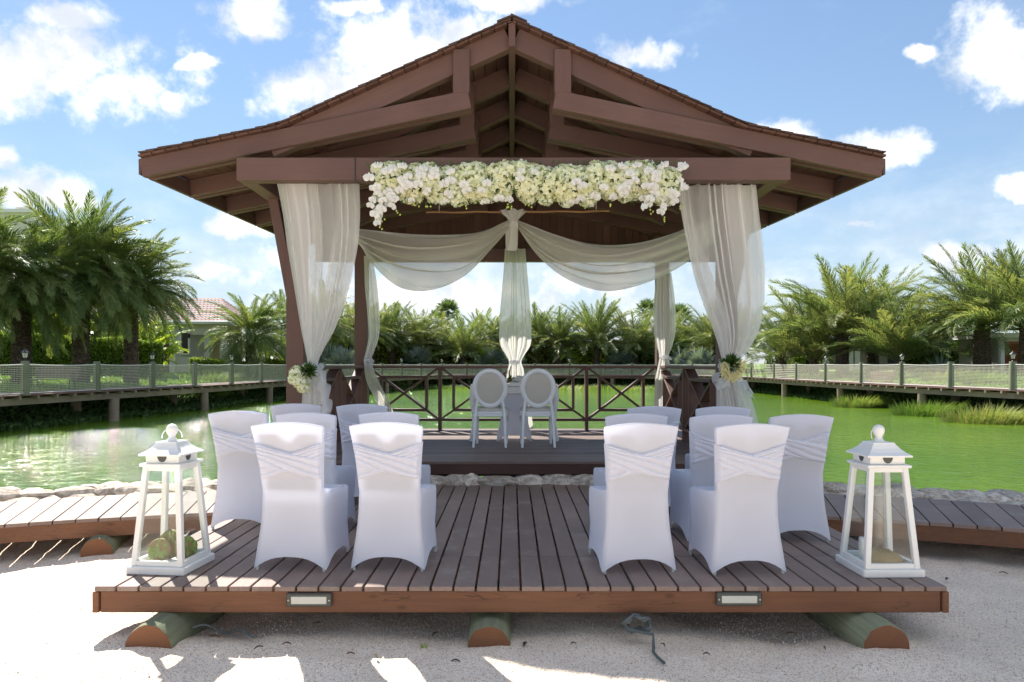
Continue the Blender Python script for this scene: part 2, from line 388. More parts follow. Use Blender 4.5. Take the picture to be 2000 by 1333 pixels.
def glassmat():
    m, k = newmat('clear_pane')
    tr = k.new('ShaderNodeBsdfTransparent'); tr.inputs[0].default_value = (.93, .96, .95, 1)
    gl = k.new('ShaderNodeBsdfGlossy'); gl.inputs['Roughness'].default_value = .02
    lw = k.new('ShaderNodeLayerWeight'); fac = k.math('ADD', .06, k.math('MULTIPLY', k.math('POWER', lw.outputs['Facing'], 4.0), .6))
    mx = k.new('ShaderNodeMixShader'); k.l.new(fac, mx.inputs[0])
    k.l.new(tr.outputs[0], mx.inputs[1]); k.l.new(gl.outputs[0], mx.inputs[2]); finish(k, mx.outputs[0]); return m
M['glass'] = glassmat()
def logend():
    m, k = newmat('log_end_grain'); oc = k.new('ShaderNodeTexCoord').outputs['Object']
    sp = k.new('ShaderNodeSeparateXYZ'); k.put(sp.inputs[0], k.vmath('ADD', oc, k.vmath('MULTIPLY', k.noise(oc, 9, 3).outputs['Color'], (.02, .02, .02))))
    r = k.math('SQRT', k.math('ADD', k.math('POWER', sp.outputs[1], 2), k.math('POWER', sp.outputs[2], 2)))
    w = k.math('SINE', k.math('MULTIPLY', r, 520))
    col = k.mix(k.rng(w, -1, 1, .15, .85), (.19, .075, .03, 1), (.26, .11, .045, 1))
    col = k.mix(k.math('MULTIPLY', k.noise(oc, 12, 4).outputs[0], .6), col, (.12, .05, .025, 1))
    finish(k, pbsdf(k, col, .75)); return m
M['logend'] = logend()
# ------------------------------------------------------------------ the setting: ground, sand, pond
CX, CY = -.25, -4.1                       # centre of the curved walkway
R0, R1, R2 = 10.62, 11.78, 12.25          # walkway inner, outer edge, stone rim
ZD, ZP, ZW = .31, .55, -.38               # front platform, pavilion floor, water level
RAIL = [(-15.6, 12), (-15.2, 15), (-14.8, 18.1), (-14.4, 21.2), (-13.96, 24.1), (-13.5, 26.9), (-13.2, 29.8), (-12.8, 32.7), (-12.75, 36.4), (-12.2, 39.6), (-11.3, 43),
        (-10.2, 46.5), (-9.1, 50), (-8.2, 53.2), (-7.2, 56.5), (-5.8, 59.3), (-3.9, 61.5), (-1, 62.3), (2, 62.5), (5, 62.3),
        (7.7, 61.9), (10.2, 60.9), (12.5, 59.2), (14.3, 56.8), (15.7, 53), (16.4, 49), (16.5, 45), (16.3, 41), (16.3, 37.2), (16.45, 33.7),
        (16.6, 30.5), (16.9, 27.6), (17.4, 24.9), (18, 21.8), (18.4, 18.5), (18.6, 15)]
RAIL = [Vector((x, y, 0)) for x, y in RAIL]
def nrm(i):
    t = (RAIL[min(i+1, len(RAIL)-1)]-RAIL[max(i-1, 0)]).normalized(); return Vector((-t.y, t.x, 0))   # away from the water
POND = [(p + nrm(i)*.9) for i, p in enumerate(RAIL)]
arc = [Vector((CX+R2*math.sin(a), CY+R2*math.cos(a), 0)) for a in np.linspace(R(52), R(-52), 40)]
POND = POND + [Vector((17, 9, 0)), Vector((13, 5.5, 0))] + arc + [Vector((-12, 5.0, 0)), Vector((-15.5, 8, 0))]
PX = np.array([p.x for p in POND]); PY = np.array([p.y for p in POND])
def pond_sd(X, Y):
    X = np.asarray(X, float); Y = np.asarray(Y, float); d = np.full(X.shape, 1e9); ins = np.zeros(X.shape, bool)
    n = len(PX)
    for i in range(n):
        ax, ay, bx, by = PX[i], PY[i], PX[(i+1) % n], PY[(i+1) % n]
        ex, ey = bx-ax, by-ay; t = np.clip(((X-ax)*ex+(Y-ay)*ey)/(ex*ex+ey*ey), 0, 1)
        d = np.minimum(d, np.hypot(X-ax-t*ex, Y-ay-t*ey))
        c = ((ay > Y) != (by > Y)) & (X < (bx-ax)*(Y-ay)/(by-ay+1e-12)+ax); ins ^= c
    return np.where(ins, -d, d)
def ground_h(X, Y):
    X = np.asarray(X, float); Y = np.asarray(Y, float); s = pond_sd(X, Y)
    near = (np.hypot(X-CX, Y-CY) < R2+.3) | (Y < 5)
    lawn = -.55 + 1.2*sstep(-.2, 1.9, s) + .32*sstep(1.9, 6, s) + .65*sstep(6, 20, s) + .06*np.sin(X*.7+1.3*np.sin(Y*.4))*sstep(2, 5, s)
    h = np.where(s < 0, np.maximum(-.55+s*.5, -1.3), lawn)
    return np.where(near, np.minimum(np.where(s < 0.0, h, -.2), -.2), h)
def gz(x, y): return float(ground_h(np.array([x]), np.array([y]))[0])

def make_ground():
    xs = np.concatenate([np.array([-900, -500, -250, -140, -90, -65]), np.arange(-50, 50.1, .8), np.array([65, 90, 140, 250, 500, 900])])
    ys = np.concatenate([np.array([-300, -120, -50, -25]), np.arange(-15, 5, 2.), np.arange(5, 80, .8), np.array([90, 110, 150, 220, 400, 800, 1500])])
    X, Y = np.meshgrid(xs, ys); Z = ground_h(X, Y)
    V = np.stack([X, Y, Z], -1).reshape(-1, 3); ni, nj = len(xs), len(ys)
    f = [(j*ni+i, j*ni+i+1, (j+1)*ni+i+1, (j+1)*ni+i) for j in range(nj-1) for i in range(ni-1)]
    link('ground', mesh('ground', V, f, M['ground'], True), kind='structure')
    # coral sand forecourt
    from mathutils import noise as mn
    xs = np.concatenate([np.arange(-45, -13, 4.), np.arange(-13, -4.4, .25), np.arange(-4.4, 4.4, .05), np.arange(4.4, 13.1, .25), np.arange(16, 46, 4.)]); ys = np.concatenate([np.arange(-50, -12, 4.), np.arange(-12, 2.4, .4), np.arange(2.4, 8.0, .05)])
    V = []; ok = []
    for y in ys:
        for x in xs:
            h = .03*mn.noise(Vector((x*1.1, y*1.1, 0))) + .016*mn.noise(Vector((x*4, y*4, 3))) + .007*mn.noise(Vector((x*11, y*11, 7)))
            if y > 3.9 and abs(x) < 2.6: h -= .06*min(1, (y-3.9)/.4)*max(0, mn.noise(Vector((x*.9+4, y*.7, 1))))*2   # scooped out below the platform
            for lx in (-2.12, -.13, 2.12): h += .03*math.exp(-((x-lx)/.28)**2-((y-3.95)/.3)**2)
            V.append((x, y, h)); ok.append(math.hypot(x-CX, y-CY) < R1+.25 or y < 2)
    ni = len(xs); f = []
    for j in range(len(ys)-1):
        for i in range(ni-1):
            q = (j*ni+i, j*ni+i+1, (j+1)*ni+i+1, (j+1)*ni+i)
            if ok[q[2]] and ok[q[3]]: f.append(q)
    link('sand', mesh('sand', V, f, M['sand'], True), kind='structure')
    wv = [(x, y, 0) for y in np.linspace(2, 68, 23) for x in np.linspace(-24, 26, 18)]
    wf = [(j*18+i, j*18+i+1, (j+1)*18+i+1, (j+1)*18+i) for j in range(22) for i in range(17)]
    link('pond_water', mesh('pond_water', wv, wf, M['water'], True), T(0, 0, ZW), kind='structure')
make_ground()

# ------------------------------------------------------------------ stone rim
def stone_mesh(seed):
    r = random.Random(seed); bm = bmesh.new(); bmesh.ops.create_icosphere(bm, subdivisions=2, radius=.5)
    pl = [(Vector((r.uniform(-1, 1), r.uniform(-1, 1), r.uniform(-1, 1))).normalized(), r.uniform(.28, .44)) for _ in range(11)]
    from mathutils import noise as mn
    for v in bm.verts:
        for n, d in pl:
            e = v.co.dot(n)-d
            if e > 0: v.co -= n*e*.88
        v.co *= 1+.14*mn.noise(v.co*4+Vector((seed*3.1, 0, 0)))
    me = bpy.data.meshes.new('stone'); bm.to_mesh(me); bm.free(); me.materials.append(M['stone']); return me
STONES = [stone_mesh(i) for i in range(9)]
def stone_wall():
    t = thing('stone_wall', 'low rim of pale rough limestone along the pond edge behind the curved walkways', 'stone wall', (CX, CY+R1+.2, -.2))
    core = MB(); n = 60
    def P(a, r, z): return (CX+r*math.sin(a), CY+r*math.cos(a), z)
    aa = np.linspace(R(-44), R(44), n)
    core.grid([[P(a, R1+.09, -.9) for a in aa], [P(a, R1+.09, .21) for a in aa], [P(a, R2-.04, .21) for a in aa], [P(a, R2+.02, -.9) for a in aa]])
    core.build('mortar_core', M['stone'], t, W[t.name].inverted().to_translation() and T(0, 0, 0))
    r = random.Random(3); cnt = 0
    for row, (z, rad, sz) in enumerate([(.05, R1+.13, .26), (.225, R1+.12, .19), (.275, R1+.30, .19), (.28, R2-.06, .19), (.02, R2+.0, .3)]):
        a = R(-36)
        while a < R(36):
            w = r.uniform(.16, .34); a += w/12*.5
            x = CX + rad*math.sin(a)
            zz = z + r.uniform(-.02, .03)
            if -2.62 < x < 2.72:
                if row == 1: zz += .085; w *= 1.15
                if row >= 1 and rad > R1+.2: a += w/12*.5; continue
            rr = rad + r.uniform(-.03, .03)
            Mx = T(*P(a, rr, zz)) @ RZ(-a+r.uniform(-.3, .3)) @ Matrix.Rotation(r.uniform(-.25, .25), 4, 'X') @ Matrix.Diagonal((w*1.6, r.uniform(.30, .42), sz*r.uniform(.75, 1.05)*(1.45 if -2.62 < x < 2.72 else 1), 1))
            link('stone', r.choice(STONES), Mx, t); cnt += 1; a += w/12*.5
stone_wall()

# ------------------------------------------------------------------ seating platform with chairs on it
def log_thing(p0, p1, r, label, group='logs carrying the decks'):
    t = thing('support_log', label, 'log', (p0[0], p0[1], p0[2]-r), 0, group)
    m = MB(); n = 22; L = (Vector(p1)-Vector(p0)).length; fr = frame(p0, p1, (0, 0, 1))
    rr = random.Random(int(p0[0]*100)); prof = [1+.03*rr.uniform(-1, 1) for _ in range(n)]
    rows = [[(x, r*s*prof[q]*math.cos(2*math.pi*q/n), r*s*prof[q]*math.sin(2*math.pi*q/n)) for q in range(n)] for x, s in ((-L/2, .96), (-L/2+.02, 1), (0, 1.02), (L/2-.02, 1), (L/2, .96))]
    m.grid(rows, close_u=True); m.build('log_bark', M['bark'], t, fr, True)
    e = MB(); e.fan([(0, y, z) for _, y, z in rows[0]][::-1]); e.build('sawn_end', M['logend'], t, fr @ T(-L/2-.001, 0, 0))
    return t
def step_light(parent, x, y, z):
    f = link('step_light', box_mesh(.262, .03, .078, M['bronze'], .006), T(x, y-.012, z), parent)
    link('lens', box_mesh(.208, .02, .046, M['lens'], .004), T(x, y-.0195, z), f)
    for sx in (-1, 1):
        m = MB(); m.lathe([(.0045, 0), (.0045, .004)], 8); m.build('screw', M['lens'], f, T(x+sx*.118, y-.027, z) @ Matrix.Rotation(R(90), 4, 'X'))
def platform():
    t = thing('seating_platform', 'low wide timber platform with grey brown boards and red brown edge carrying the covered chairs', 'platform', (.05, 5.9, 0))
    x0, x1, y0, y1 = -2.43, 2.53, 4.17, 7.74; n = 38; w = (x1-x0)/n; rr = random.Random(5)
    for i in range(n):
        x = x0 + (i+.5)*w; g = .0065
        for a, b in ((y0-.012, 4.815), (4.821, y1)):
            z = ZD-.014+rr.uniform(-.0012, .0012)
            board('deck_board', (x+rr.uniform(-.0012, .0012), a, z), (x, b, z), w-2*g, .028, M['deck'], t, bev=.003)
    board('fascia_board', (x0+.035, y0+.022, ZD-.092), (x1-.035, y0+.022, ZD-.092), .044, .126, M['fascia'], t)
    for sx, x in ((-1, x0+.012), (1, x1-.012)):
        board('end_board', (x, y0-.012, ZD-.092), (x, y1, ZD-.092), .038, .122, M['fascia'], t)
    for y in (4.8, 5.7, 6.6, 7.4): board('joist', (x0+.05, y, ZD-.09), (x1-.05, y, ZD-.09), .05, .12, M['fascia'], t)
    step_light(t, -1.175, y0, ZD-.075); step_light(t, 1.315, y0, ZD-.07)
    return t
platform()
log_thing((-2.02, 3.98, .02), (-2.0, 7.4, .02), .135, 'round green treated log with a bright orange sawn end under the platform corner')
log_thing((-.13, 4.05, .0), (-.13, 7.4, .0), .125, 'half buried log with its sawn end between the two step lights')
log_thing((2.08, 3.98, .02), (2.02, 7.4, .02), .135, 'round green log with a dark brown sawn end near the mossy lantern')
def ring_walk(a0, a1, label):
    am = (a0+a1)/2; base = Vector((CX+R0*math.sin(am), CY+R0*math.cos(am), 0))
    t = thing('curved_walkway', label, 'walkway', base); step = .167/R0; n = int((a1-a0)/step); rr = random.Random(int(a0*99))
    # one tapered board shape shared by all
    wi, wo = R0*step-.012, (R1)*step-.012
    v = [(-(R1-R0)/2, -wi/2, -.014), (-(R1-R0)/2, wi/2, -.014), ((R1-R0)/2, wo/2, -.014), ((R1-R0)/2, -wo/2, -.014)]
    v += [(x, y, .014) for x, y, _ in v]
    me = mesh('plank', v, [(0, 1, 2, 3), (4, 7, 6, 5), (0, 4, 5, 1), (1, 5, 6, 2), (2, 6, 7, 3), (3, 7, 4, 0)], M['deck'])
    for i in range(n):
        a = a0+(i+.5)*step; rad = (R0+R1)/2
        link('plank', me, T(CX+rad*math.sin(a), CY+rad*math.cos(a), ZD-.018+rr.uniform(-.002, .002)) @ RZ(math.pi/2-a+rr.uniform(-.002, .002)), t)
    m = MB(); aa = np.linspace(a0, a1, 30)
    def P(a, r, z): return (CX+r*math.sin(a), CY+r*math.cos(a), z)
    m.grid([[P(a, R0+.055, ZD-.034) for a in aa], [P(a, R0+.012, ZD-.034) for a in aa], [P(a, R0+.012, ZD-.16) for a in aa], [P(a, R0+.055, ZD-.16) for a in aa]], close_v=True)
    m.build('curved_fascia', M['fascia'], t)
    m = MB(); m.grid([[P(a, R1-.05, ZD-.034) for a in aa], [P(a, R1-.09, ZD-.034) for a in aa], [P(a, R1-.09, ZD-.16) for a in aa], [P(a, R1-.05, ZD-.16) for a in aa]], close_v=True)
    m.build('rear_bearer', M['fascia'], t)
ring_walk(R(-42), R(-12.2), 'curved boardwalk with sunlit boards leading off past the lantern with green pads')
ring_walk(R(13.9), R(42), 'curved boardwalk with shaded boards leading off past the lantern with brown moss')
def radial_log(a, label):
    p0 = (CX+(R0-.12)*math.sin(a), CY+(R0-.12)*math.cos(a), .04); p1 = (CX+R1*math.sin(a), CY+R1*math.cos(a), .04)
    log_thing(p0, p1, .125, label)
radial_log(R(-17.6), 'dark log end carrying the sunlit curved walkway')
radial_log(R(15.6), 'dark log carrying the shaded curved walkway beside the mossy lantern')

# ------------------------------------------------------------------ pavilion
def pavilion():
    t = thing('pavilion', 'brown timber pavilion with a wide flared gable roof on posts over a raised deck', 'pavilion', (0, 9.7, 0))
    # floor
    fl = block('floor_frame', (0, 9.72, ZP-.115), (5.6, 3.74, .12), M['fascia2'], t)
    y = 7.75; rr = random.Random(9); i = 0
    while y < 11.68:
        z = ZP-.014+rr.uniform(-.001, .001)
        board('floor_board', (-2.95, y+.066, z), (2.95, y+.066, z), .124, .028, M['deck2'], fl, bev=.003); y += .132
    for x in (-.86, .78, -2.3, 2.3): block('pier', (x, 7.98, .10), (.11, .12, .68), M['brown'], t)
    for x in (-2.2, 0, 2.2):
        for yy in (9.0, 11.4): block('pile', (x, yy, -.35), (.2, .2, 1.6), M['brown'], t)
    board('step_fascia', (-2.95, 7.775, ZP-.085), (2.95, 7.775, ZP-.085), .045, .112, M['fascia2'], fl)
    # posts, plates, beams
    yf, yb = 8.02, 11.46; zb = 3.434
    for sx in (-1, 1):
        for y in (yf, yb):
            block('post', (sx*2.40, y, (zb+.0)/2+ZP/2), (.195, .195, zb-ZP), M['brown'], t, bev=.006)
        board('side_plate', (sx*2.66, 7.285, zb+.113), (sx*2.66, 12.15, zb+.113), .16, .226, M['brown'], t)
        for y in (yf,): board('brace', (sx*2.425, y, 2.2), (sx*2.66, y, zb+.03), .13, .11, M['brown'], t, up=(sx, 0, .2), bev=.006)
        for y in (yf, yb): board('post_cap_beam', (sx*2.27, y, zb+.10), (sx*2.6, y, zb+.10), .15, .2, M['brown'], t)
    board('front_beam', (-2.745, 7.21, zb+.113), (2.775, 7.21, zb+.113), .15, .226, M['brown'], t, bev=.006)
    board('cable_strap', (-1.567, 7.21, zb+.113), (-1.552, 7.21, zb+.113), .158, .236, M['iron'], t)
    board('rear_beam', (-2.6, yb, 3.335), (2.6, yb, 3.335), .15, .195, M['brown'], t)
    # roof
    rf = link('roof', None, T(0, 9.7, zb), t)
    XE, XK = 3.765, 2.35; ZE, ZK, ZR = 3.69, 3.986, 5.05
    def rp(x, y, z):
        k = abs(x)/XE*(y-7.3); return Vector((x*(1-.0075*k), y, z+.024*k))
    def top(x):
        x = abs(x); return ZE+(ZK-ZE)*(XE-x)/(XE-XK) if x > XK else ZK+(ZR-ZK)*(XK-x)/XK
    ys = [7.36+.97*k for k in range(6)]; sl = (ZK-ZE)/(XE-XK)
    for k, y in enumerate(ys):
        for sx in (-1, 1):
            for dy in (-.065, .065):
                # lower chord: runs straight from the eave to the hanger, a doubled timber
                a = rp(sx*XE, y+dy, ZE-.097); b = rp(sx*.43, y+dy, ZE-.097+sl*(XE-.43))
                board('lower_chord', a, b, .062, .188, M['brown'], rf, up=(0, 0, 1), bev=.004)
            board('chord_end_block', rp(sx*.435, y, ZE-.10+sl*(XE-.435)), rp(sx*.85, y, ZE-.10+sl*(XE-.85)), .066, .17, M['brown'], rf)
            board('chord_block', rp(sx*2.35, y, ZE-.095+sl*(XE-2.35)), rp(sx*2.8, y, ZE-.095+sl*(XE-2.8)), .066, .165, M['brown'], rf)
            a = rp(sx*.035, y, ZR-.12); b = rp(sx*(XK+.12), y, ZK-.125-.05)
            board('upper_rafter', a, b, .12, .215, M['brown'], rf)
            board('hanger', (sx*.515, y, top(.515)-.02), (sx*.515, y, ZE+sl*(XE-.515)-.02), .168, .198, M['brown'], rf, up=(0, 1, 0))
    board('ridge_beam', (0, 7.235, ZR-.115), (0, 12.3, ZR-.115), .07, .25, M['brown'], rf)
    for sx in (-1, 1):
        for k in range(5):
            a = rp(sx*(XE-.03), ys[k]+.1, ZE-.10); b = rp(sx*(XE-.03), ys[k+1]-.1, ZE-.10)
            board('eave_blocking', a, b, .04, .165, M['brown'], rf)
        a, b = rp(sx*(XE+.012), 7.27, ZE-.085), rp(sx*(XE+.012), 12.3, ZE-.085)
        board('eave_fascia', a, b, .024, .16, M['brown'], rf)
        # ceiling planks, laid along the ridge direction; shingles over them
        L1 = math.hypot(XE-XK, ZK-ZE); L2 = math.hypot(XK, ZR-ZK); tot = L1+L2; pw = .142; n = int(tot/pw)
        def sp(s):
            if s < L1: x = XE-(XE-XK)*s/L1
            else: x = XK*(1-(s-L1)/L2)
            return x, top(x)
        for i in range(n+1):
            s0, s1 = i*pw, min(tot, (i+1)*pw)
            if s1-s0 < .02: continue
            (xa, za), (xb, zb2) = sp(s0), sp(s1); xm, zm = (xa+xb)/2, (za+zb2)/2
            up = Vector((sx*(zb2-za), 0, abs(xa-xb))).normalized()
            up = Vector((sx*abs(zb2-za), 0, abs(xa-xb))).normalized()
            o = up*.013
            board('ceiling_plank', rp(sx*xm, 7.21, zm)+o, rp(sx*xm, 12.42, zm)+o, s1-s0-.006, .024, M['ceil'], rf, up=up, bev=.004)
        cw = .125; nc = int(tot/cw); rest = MB(); rr = random.Random(4+sx)
        for i in range(nc+1):
            s0 = i*cw-.03; s1 = s0+.21
            (xa, za), (xb, zb2) = sp(max(0, s0)), sp(min(tot, s1))
            if s0 < 0: xa -= .02; za += .004
            up = Vector((sx*abs(zb2-za), 0, abs(xa-xb))).normalized(); y = 7.185+rr.uniform(-.008, .004)
            j = 0
            while y < 12.45:
                wd = rr.uniform(.16, .30); lift = rr.uniform(.034, .041)
                A = rp(sx*xa, y+wd/2, za)+up*lift; B = rp(sx*xb, y+wd/2, zb2)+up*(lift-.012)
                if j < 2: board('shingle', A, B, wd-.006, .012, M['shingle'], rf, up=up, bev=.002)
                else:
                    fr = frame(A, B, up); l = (B-A).length/2; h = wd/2-.003; q = len(rest.v)
                    rest.v += [tuple(fr @ Vector((a*l, b*h, c*.008))) for c in (-1, 1) for b in (-1, 1) for a in (-1, 1)]
                    rest.f += [tuple(q+e for e in f) for f in ((0,2,3,1),(4,5,7,6),(0,1,5,4),(2,6,7,3),(0,4,6,2),(1,3,7,5))]
                y += wd; j += 1
        rest.build('shingle_field', M['shingle'], rf, kind='stuff')
    y = 7.16
    while y < 12.4:
        for sx in (-1, 1):
            board('ridge_shingle', (-sx*.012, y+.13, ZR+.052+.003*sx), (sx*.15, y+.13, ZR-.016), .25, .016, M['shingle'], rf, up=(sx*.4, 0, 1))
        y += .2
    # rear gable: upright boards with a few battens
    yg = 12.34; x = -3.38
    while x < 3.38:
        zt = min(top(x), top(x+.13))+.10
        board('gable_board', (x+.065, yg, 3.36), (x+.065, yg, zt), .126, .02, M['ceil'], rf, up=(0, 1, 0)); x += .13
    link('gable_sheathing', mesh('gable_sheathing', [(-3.3, yg+.014, 3.37), (3.3, yg+.014, 3.37), (3.3, yg+.014, 3.80), (2.3, yg+.014, 4.05), (0, yg+.014, 5.1), (-2.3, yg+.014, 4.05), (-3.3, yg+.014, 3.80)], [(0, 1, 2, 3, 4, 5, 6)], M['ceil']), None, rf)
    # railing
    def panel(par, A, B, z0, z1, dep=.15):
        A, B = Vector((A[0], A[1], 0)), Vector((B[0], B[1], 0)); d = (B-A); Ln = d.length; u = d/Ln; nn = Vector((-u.y, u.x, 0))
        def q(s, z): return A+u*s+Vector((0, 0, z))
        def bar(nm, a, b, wd, th=.04): board(nm, a, b, wd, th, M['brown'], par, up=(u.cross(nn) if abs((b-a).normalized().z) < .9 else u), bev=.003)
        H = z1-z0; i0, i1 = .185, .815; lo = z0+.17*0+.0
        def zz(f): return z0+H*f
        zb_, zt_ = z0+.165, z1-.02
        bar('top_rail', q(0, z1-.02), q(Ln, z1-.02), dep)
        bar('bottom_rail', q(0, zb_), q(Ln, zb_), dep-.006)
        za, zc = lerp(zb_, zt_, i0), lerp(zb_, zt_, i1)
        bar('inner_rail', q(Ln*i0, za), q(Ln*i1, za), dep-.010); bar('inner_rail', q(Ln*i0, zc), q(Ln*i1, zc), dep-.010)
        bar('baluster', q(Ln*i0, za+.02), q(Ln*i0, zc-.02), dep-.014); bar('baluster', q(Ln*i1, za+.02), q(Ln*i1, zc-.02), dep-.014)
        bar('diagonal', q(.03, zb_+.02), q(Ln-.03, zt_-.02), dep-.020, .034); bar('diagonal', q(.03, zt_-.02), q(Ln-.03, zb_+.02), dep-.026, .034)
    z1 = 1.578
    rl = link('rear_railing', None, T(0, yb+.0, ZP), t); xs = [-2.30, -1.15, .03, 1.19, 2.30]
    for a, b in zip(xs[:-1], xs[1:]): panel(rl, (a, yb), (b, yb), ZP, z1, .13)
    for x in xs[1:-1]: board('rail_post', (x, yb, ZP), (x, yb, z1-.04), .05, .14, M['brown'], rl, up=(0, 1, 0))
    for sx in (-1, 1):
        sr = link('side_railing', None, T(sx*2.4, 9.7, ZP), t); yy = [yf+.1, (yf+yb)/2, yb-.1]
        for a, b in zip(yy[:-1], yy[1:]): panel(sr, (sx*2.4, a), (sx*2.4, b), ZP, z1, .16)
        for y in yy[1:-1]: board('rail_post', (sx*2.4, y, ZP), (sx*2.4, y, z1-.04), .06, .17, M['brown'], sr, up=(1, 0, 0))
    return t
PAV = pavilion()
# ------------------------------------------------------------------ covered chairs
def cover_mesh():
    m = MB(); K = 12
    def ring(zb, zf, yb, yf, hb, hf, arch, sag, top_arch=0.):
        pts = []
        cs = [(-hb, yb, zb), (hb, yb, zb), (hf, yf, zf), (-hf, yf, zf)]
        for s in range(4):
            a, b = cs[s], cs[(s+1) % 4]
            for q in range(K):
                t = q/K; e = abs(2*t-1); bow = 1-e**2.2
                x, y, z = lerp(a[0], b[0], t), lerp(a[1], b[1], t), lerp(a[2], b[2], t)
                nx, ny = ((0, 1), (-1, 0), (0, -1), (1, 0))[s]
                x += nx*sag*bow; y += ny*sag*bow
                z += arch*(1-e**2.6)*(1. if s in (0, 2) else .95)
                if top_arch and s in (0, 2): z += top_arch*(1-e*e)
                pts.append((x, y, z))
        # soften the corners
        for c in range(4):
            i = c*K; p, q, r = pts[i-1], pts[i], pts[(i+1)]
            pts[i] = tuple(q[j]*.72+(p[j]+r[j])*.14 for j in range(3))
        return pts
    rows = []
    for (zb, zf, yb, yf, hb, hf, arch, sag) in [
        (0, 0, -.03, .47, .238, .232, .088, .0), (.03, .03, -.026, .468, .236, .230, .082, .006), (.08, .08, -.02, .466, .230, .227, .066, .012),
        (.14, .14, -.012, .463, .224, .224, .046, .018), (.21, .21, -.004, .459, .215, .221, .025, .021), (.29, .29, .004, .456, .206, .228, .010, .018),
        (.36, .36, .008, .454, .201, .230, .002, .012), (.42, .415, .009, .452, .199, .230, 0, .006), (.455, .445, .008, .450, .197, .229, 0, .002),
        (.475, .462, .007, .438, .195, .226, 0, 0), (.49, .470, .005, .410, .194, .222, 0, 0), (.505, .474, .003, .30, .194, .216, 0, 0),
        (.52, .472, .001, .17, .194, .206, 0, 0), (.535, .470, -.001, .085, .194, .195, 0, 0), (.545, .478, -.002, .062, .194, .194, 0, 0), (.56, .50, -.004, .052, .195, .195, 0, 0)]:
        rows.append(ring(zb, zf, yb, yf, hb, hf, arch, sag))
    for z in (.60, .66, .72, .78, .83, .87, .895, .908):
        lean = -.012-.075*((z-.6)/.33)**1.2; h = .196+.036*((z-.56)/.35)**1.5; th = .050-.012*(z-.6)/.33
        if z > .89: th *= .8 if z < .9 else .5; h -= .001 if z < .9 else .004
        rows.append(ring(z, z, lean, lean+th, h, h, 0, 0, .024*sstep(.6, .9, z)))
    m.grid(rows, close_u=True)
    l = rows[-1]; b = len(m.v)-len(l); n = K
    for q in range(n): m.f.append((b+q, b+q+1, b+(3*K-q-1) % (4*K), b+(3*K-q) % (4*K)))
    # side closures fold into a thin strip at the top
    m.f.append(tuple(b+K+i for i in range(K+1)))
    m.f.append(tuple(b+(3*K+i) % (4*K) for i in range(K+1)))
    return m.me('chair_cover', M['cover'], True)
def back_y(z):
    if z < .56: return lerp(.008, -.004, max(0, (z-.45)/.11))
    if z < .6: return lerp(-.004, -.012, (z-.56)/.04)
    return -.012-.075*((z-.6)/.33)**1.2
def back_h(z): return .196+.036*max(0, (z-.56)/.35)**1.5 if z > .56 else .195
def sash_mesh():
    m = MB(); nu, nv = 30, 44
    for sgn, lift, zl0, zl1, zr0, zr1 in ((1, .010, .805, .665, .715, .570), (-1, .005, .810, .700, .700, .560)):
        rows = []
        for j in range(nv+1):
            v = j/nv; row = []
            for i in range(nu+1):
                u = i/nu; uu = u if sgn > 0 else 1-u
                zt = lerp(zl0, zr0, uu) - .018*math.sin(math.pi*uu); zb = lerp(zl1, zr1, uu) - .010*math.sin(math.pi*uu)
                z = lerp(zt, zb, v)
                pl = abs(math.sin(math.pi*(v*5+.8*math.sin(uu*2.2+v*3))))**.6*(.015 if sgn > 0 else .012)
                ed = min(1, v/.05, (1-v)/.05)
                x = lerp(-1, 1, u)*(back_h(z)+.004)
                y = back_y(z)-lift*ed-pl*ed+.001 - .003
                if i in (0, nu): y = back_y(z)+.03; x *= 1.012
                row.append((x, y, z))
            rows.append(row)
        m.grid(rows)
    return m.me('sash', M['cover'], True)
def inner_back():          # the padded board of the chair inside its stretch cover, with a half-round grip hole
    m = MB(); zs = np.linspace(.50, .862, 22); xs = np.linspace(-1, 1, 25)
    for off in (.016, .028):
        b = len(m.v)
        for z in zs:
            for x in xs: m.v.append((x*(back_h(z)-.032), back_y(z)+off, z))
        for j in range(len(zs)-1):
            for i in range(len(xs)-1):
                xm = (xs[i]+xs[i+1])/2*.19; zm = (zs[j]+zs[j+1])/2
                if (xm/.062)**2+((zm-.862)/.05)**2 < 1: continue
                q = b+j*25+i; m.f.append((q, q+1, q+26, q+25))
    m.box((0, .23, .43), (.36, .36, .03))
    return m.me('seat_board', M['cable'])
COVER, SASH, INNER = cover_mesh(), sash_mesh(), inner_back()
FOOT = MB(); FOOT.lathe([(.009, 0), (.009, .03)], 10); FOOT = FOOT.me('chair_foot', M['lens'])
A, B = 'the green pad lantern', 'the brown moss lantern'
def chair(x, y, rz, label):
    t = thing('covered_chair', label, 'chair', (x, y, ZD), rz, 'white covered wedding chairs on the platform')
    Mx = W[t.name]
    c = link('chair_cover', COVER, Mx, t); link('sash', SASH, Mx, c); link('back_and_seat', INNER, Mx, t)
    for fx in (-.215, .215):
        for fy in (-.015, .455): link('foot', FOOT, Mx @ T(fx, fy, -.001), t)
base = 'white stretch covered chair with a crossed pleated sash, '
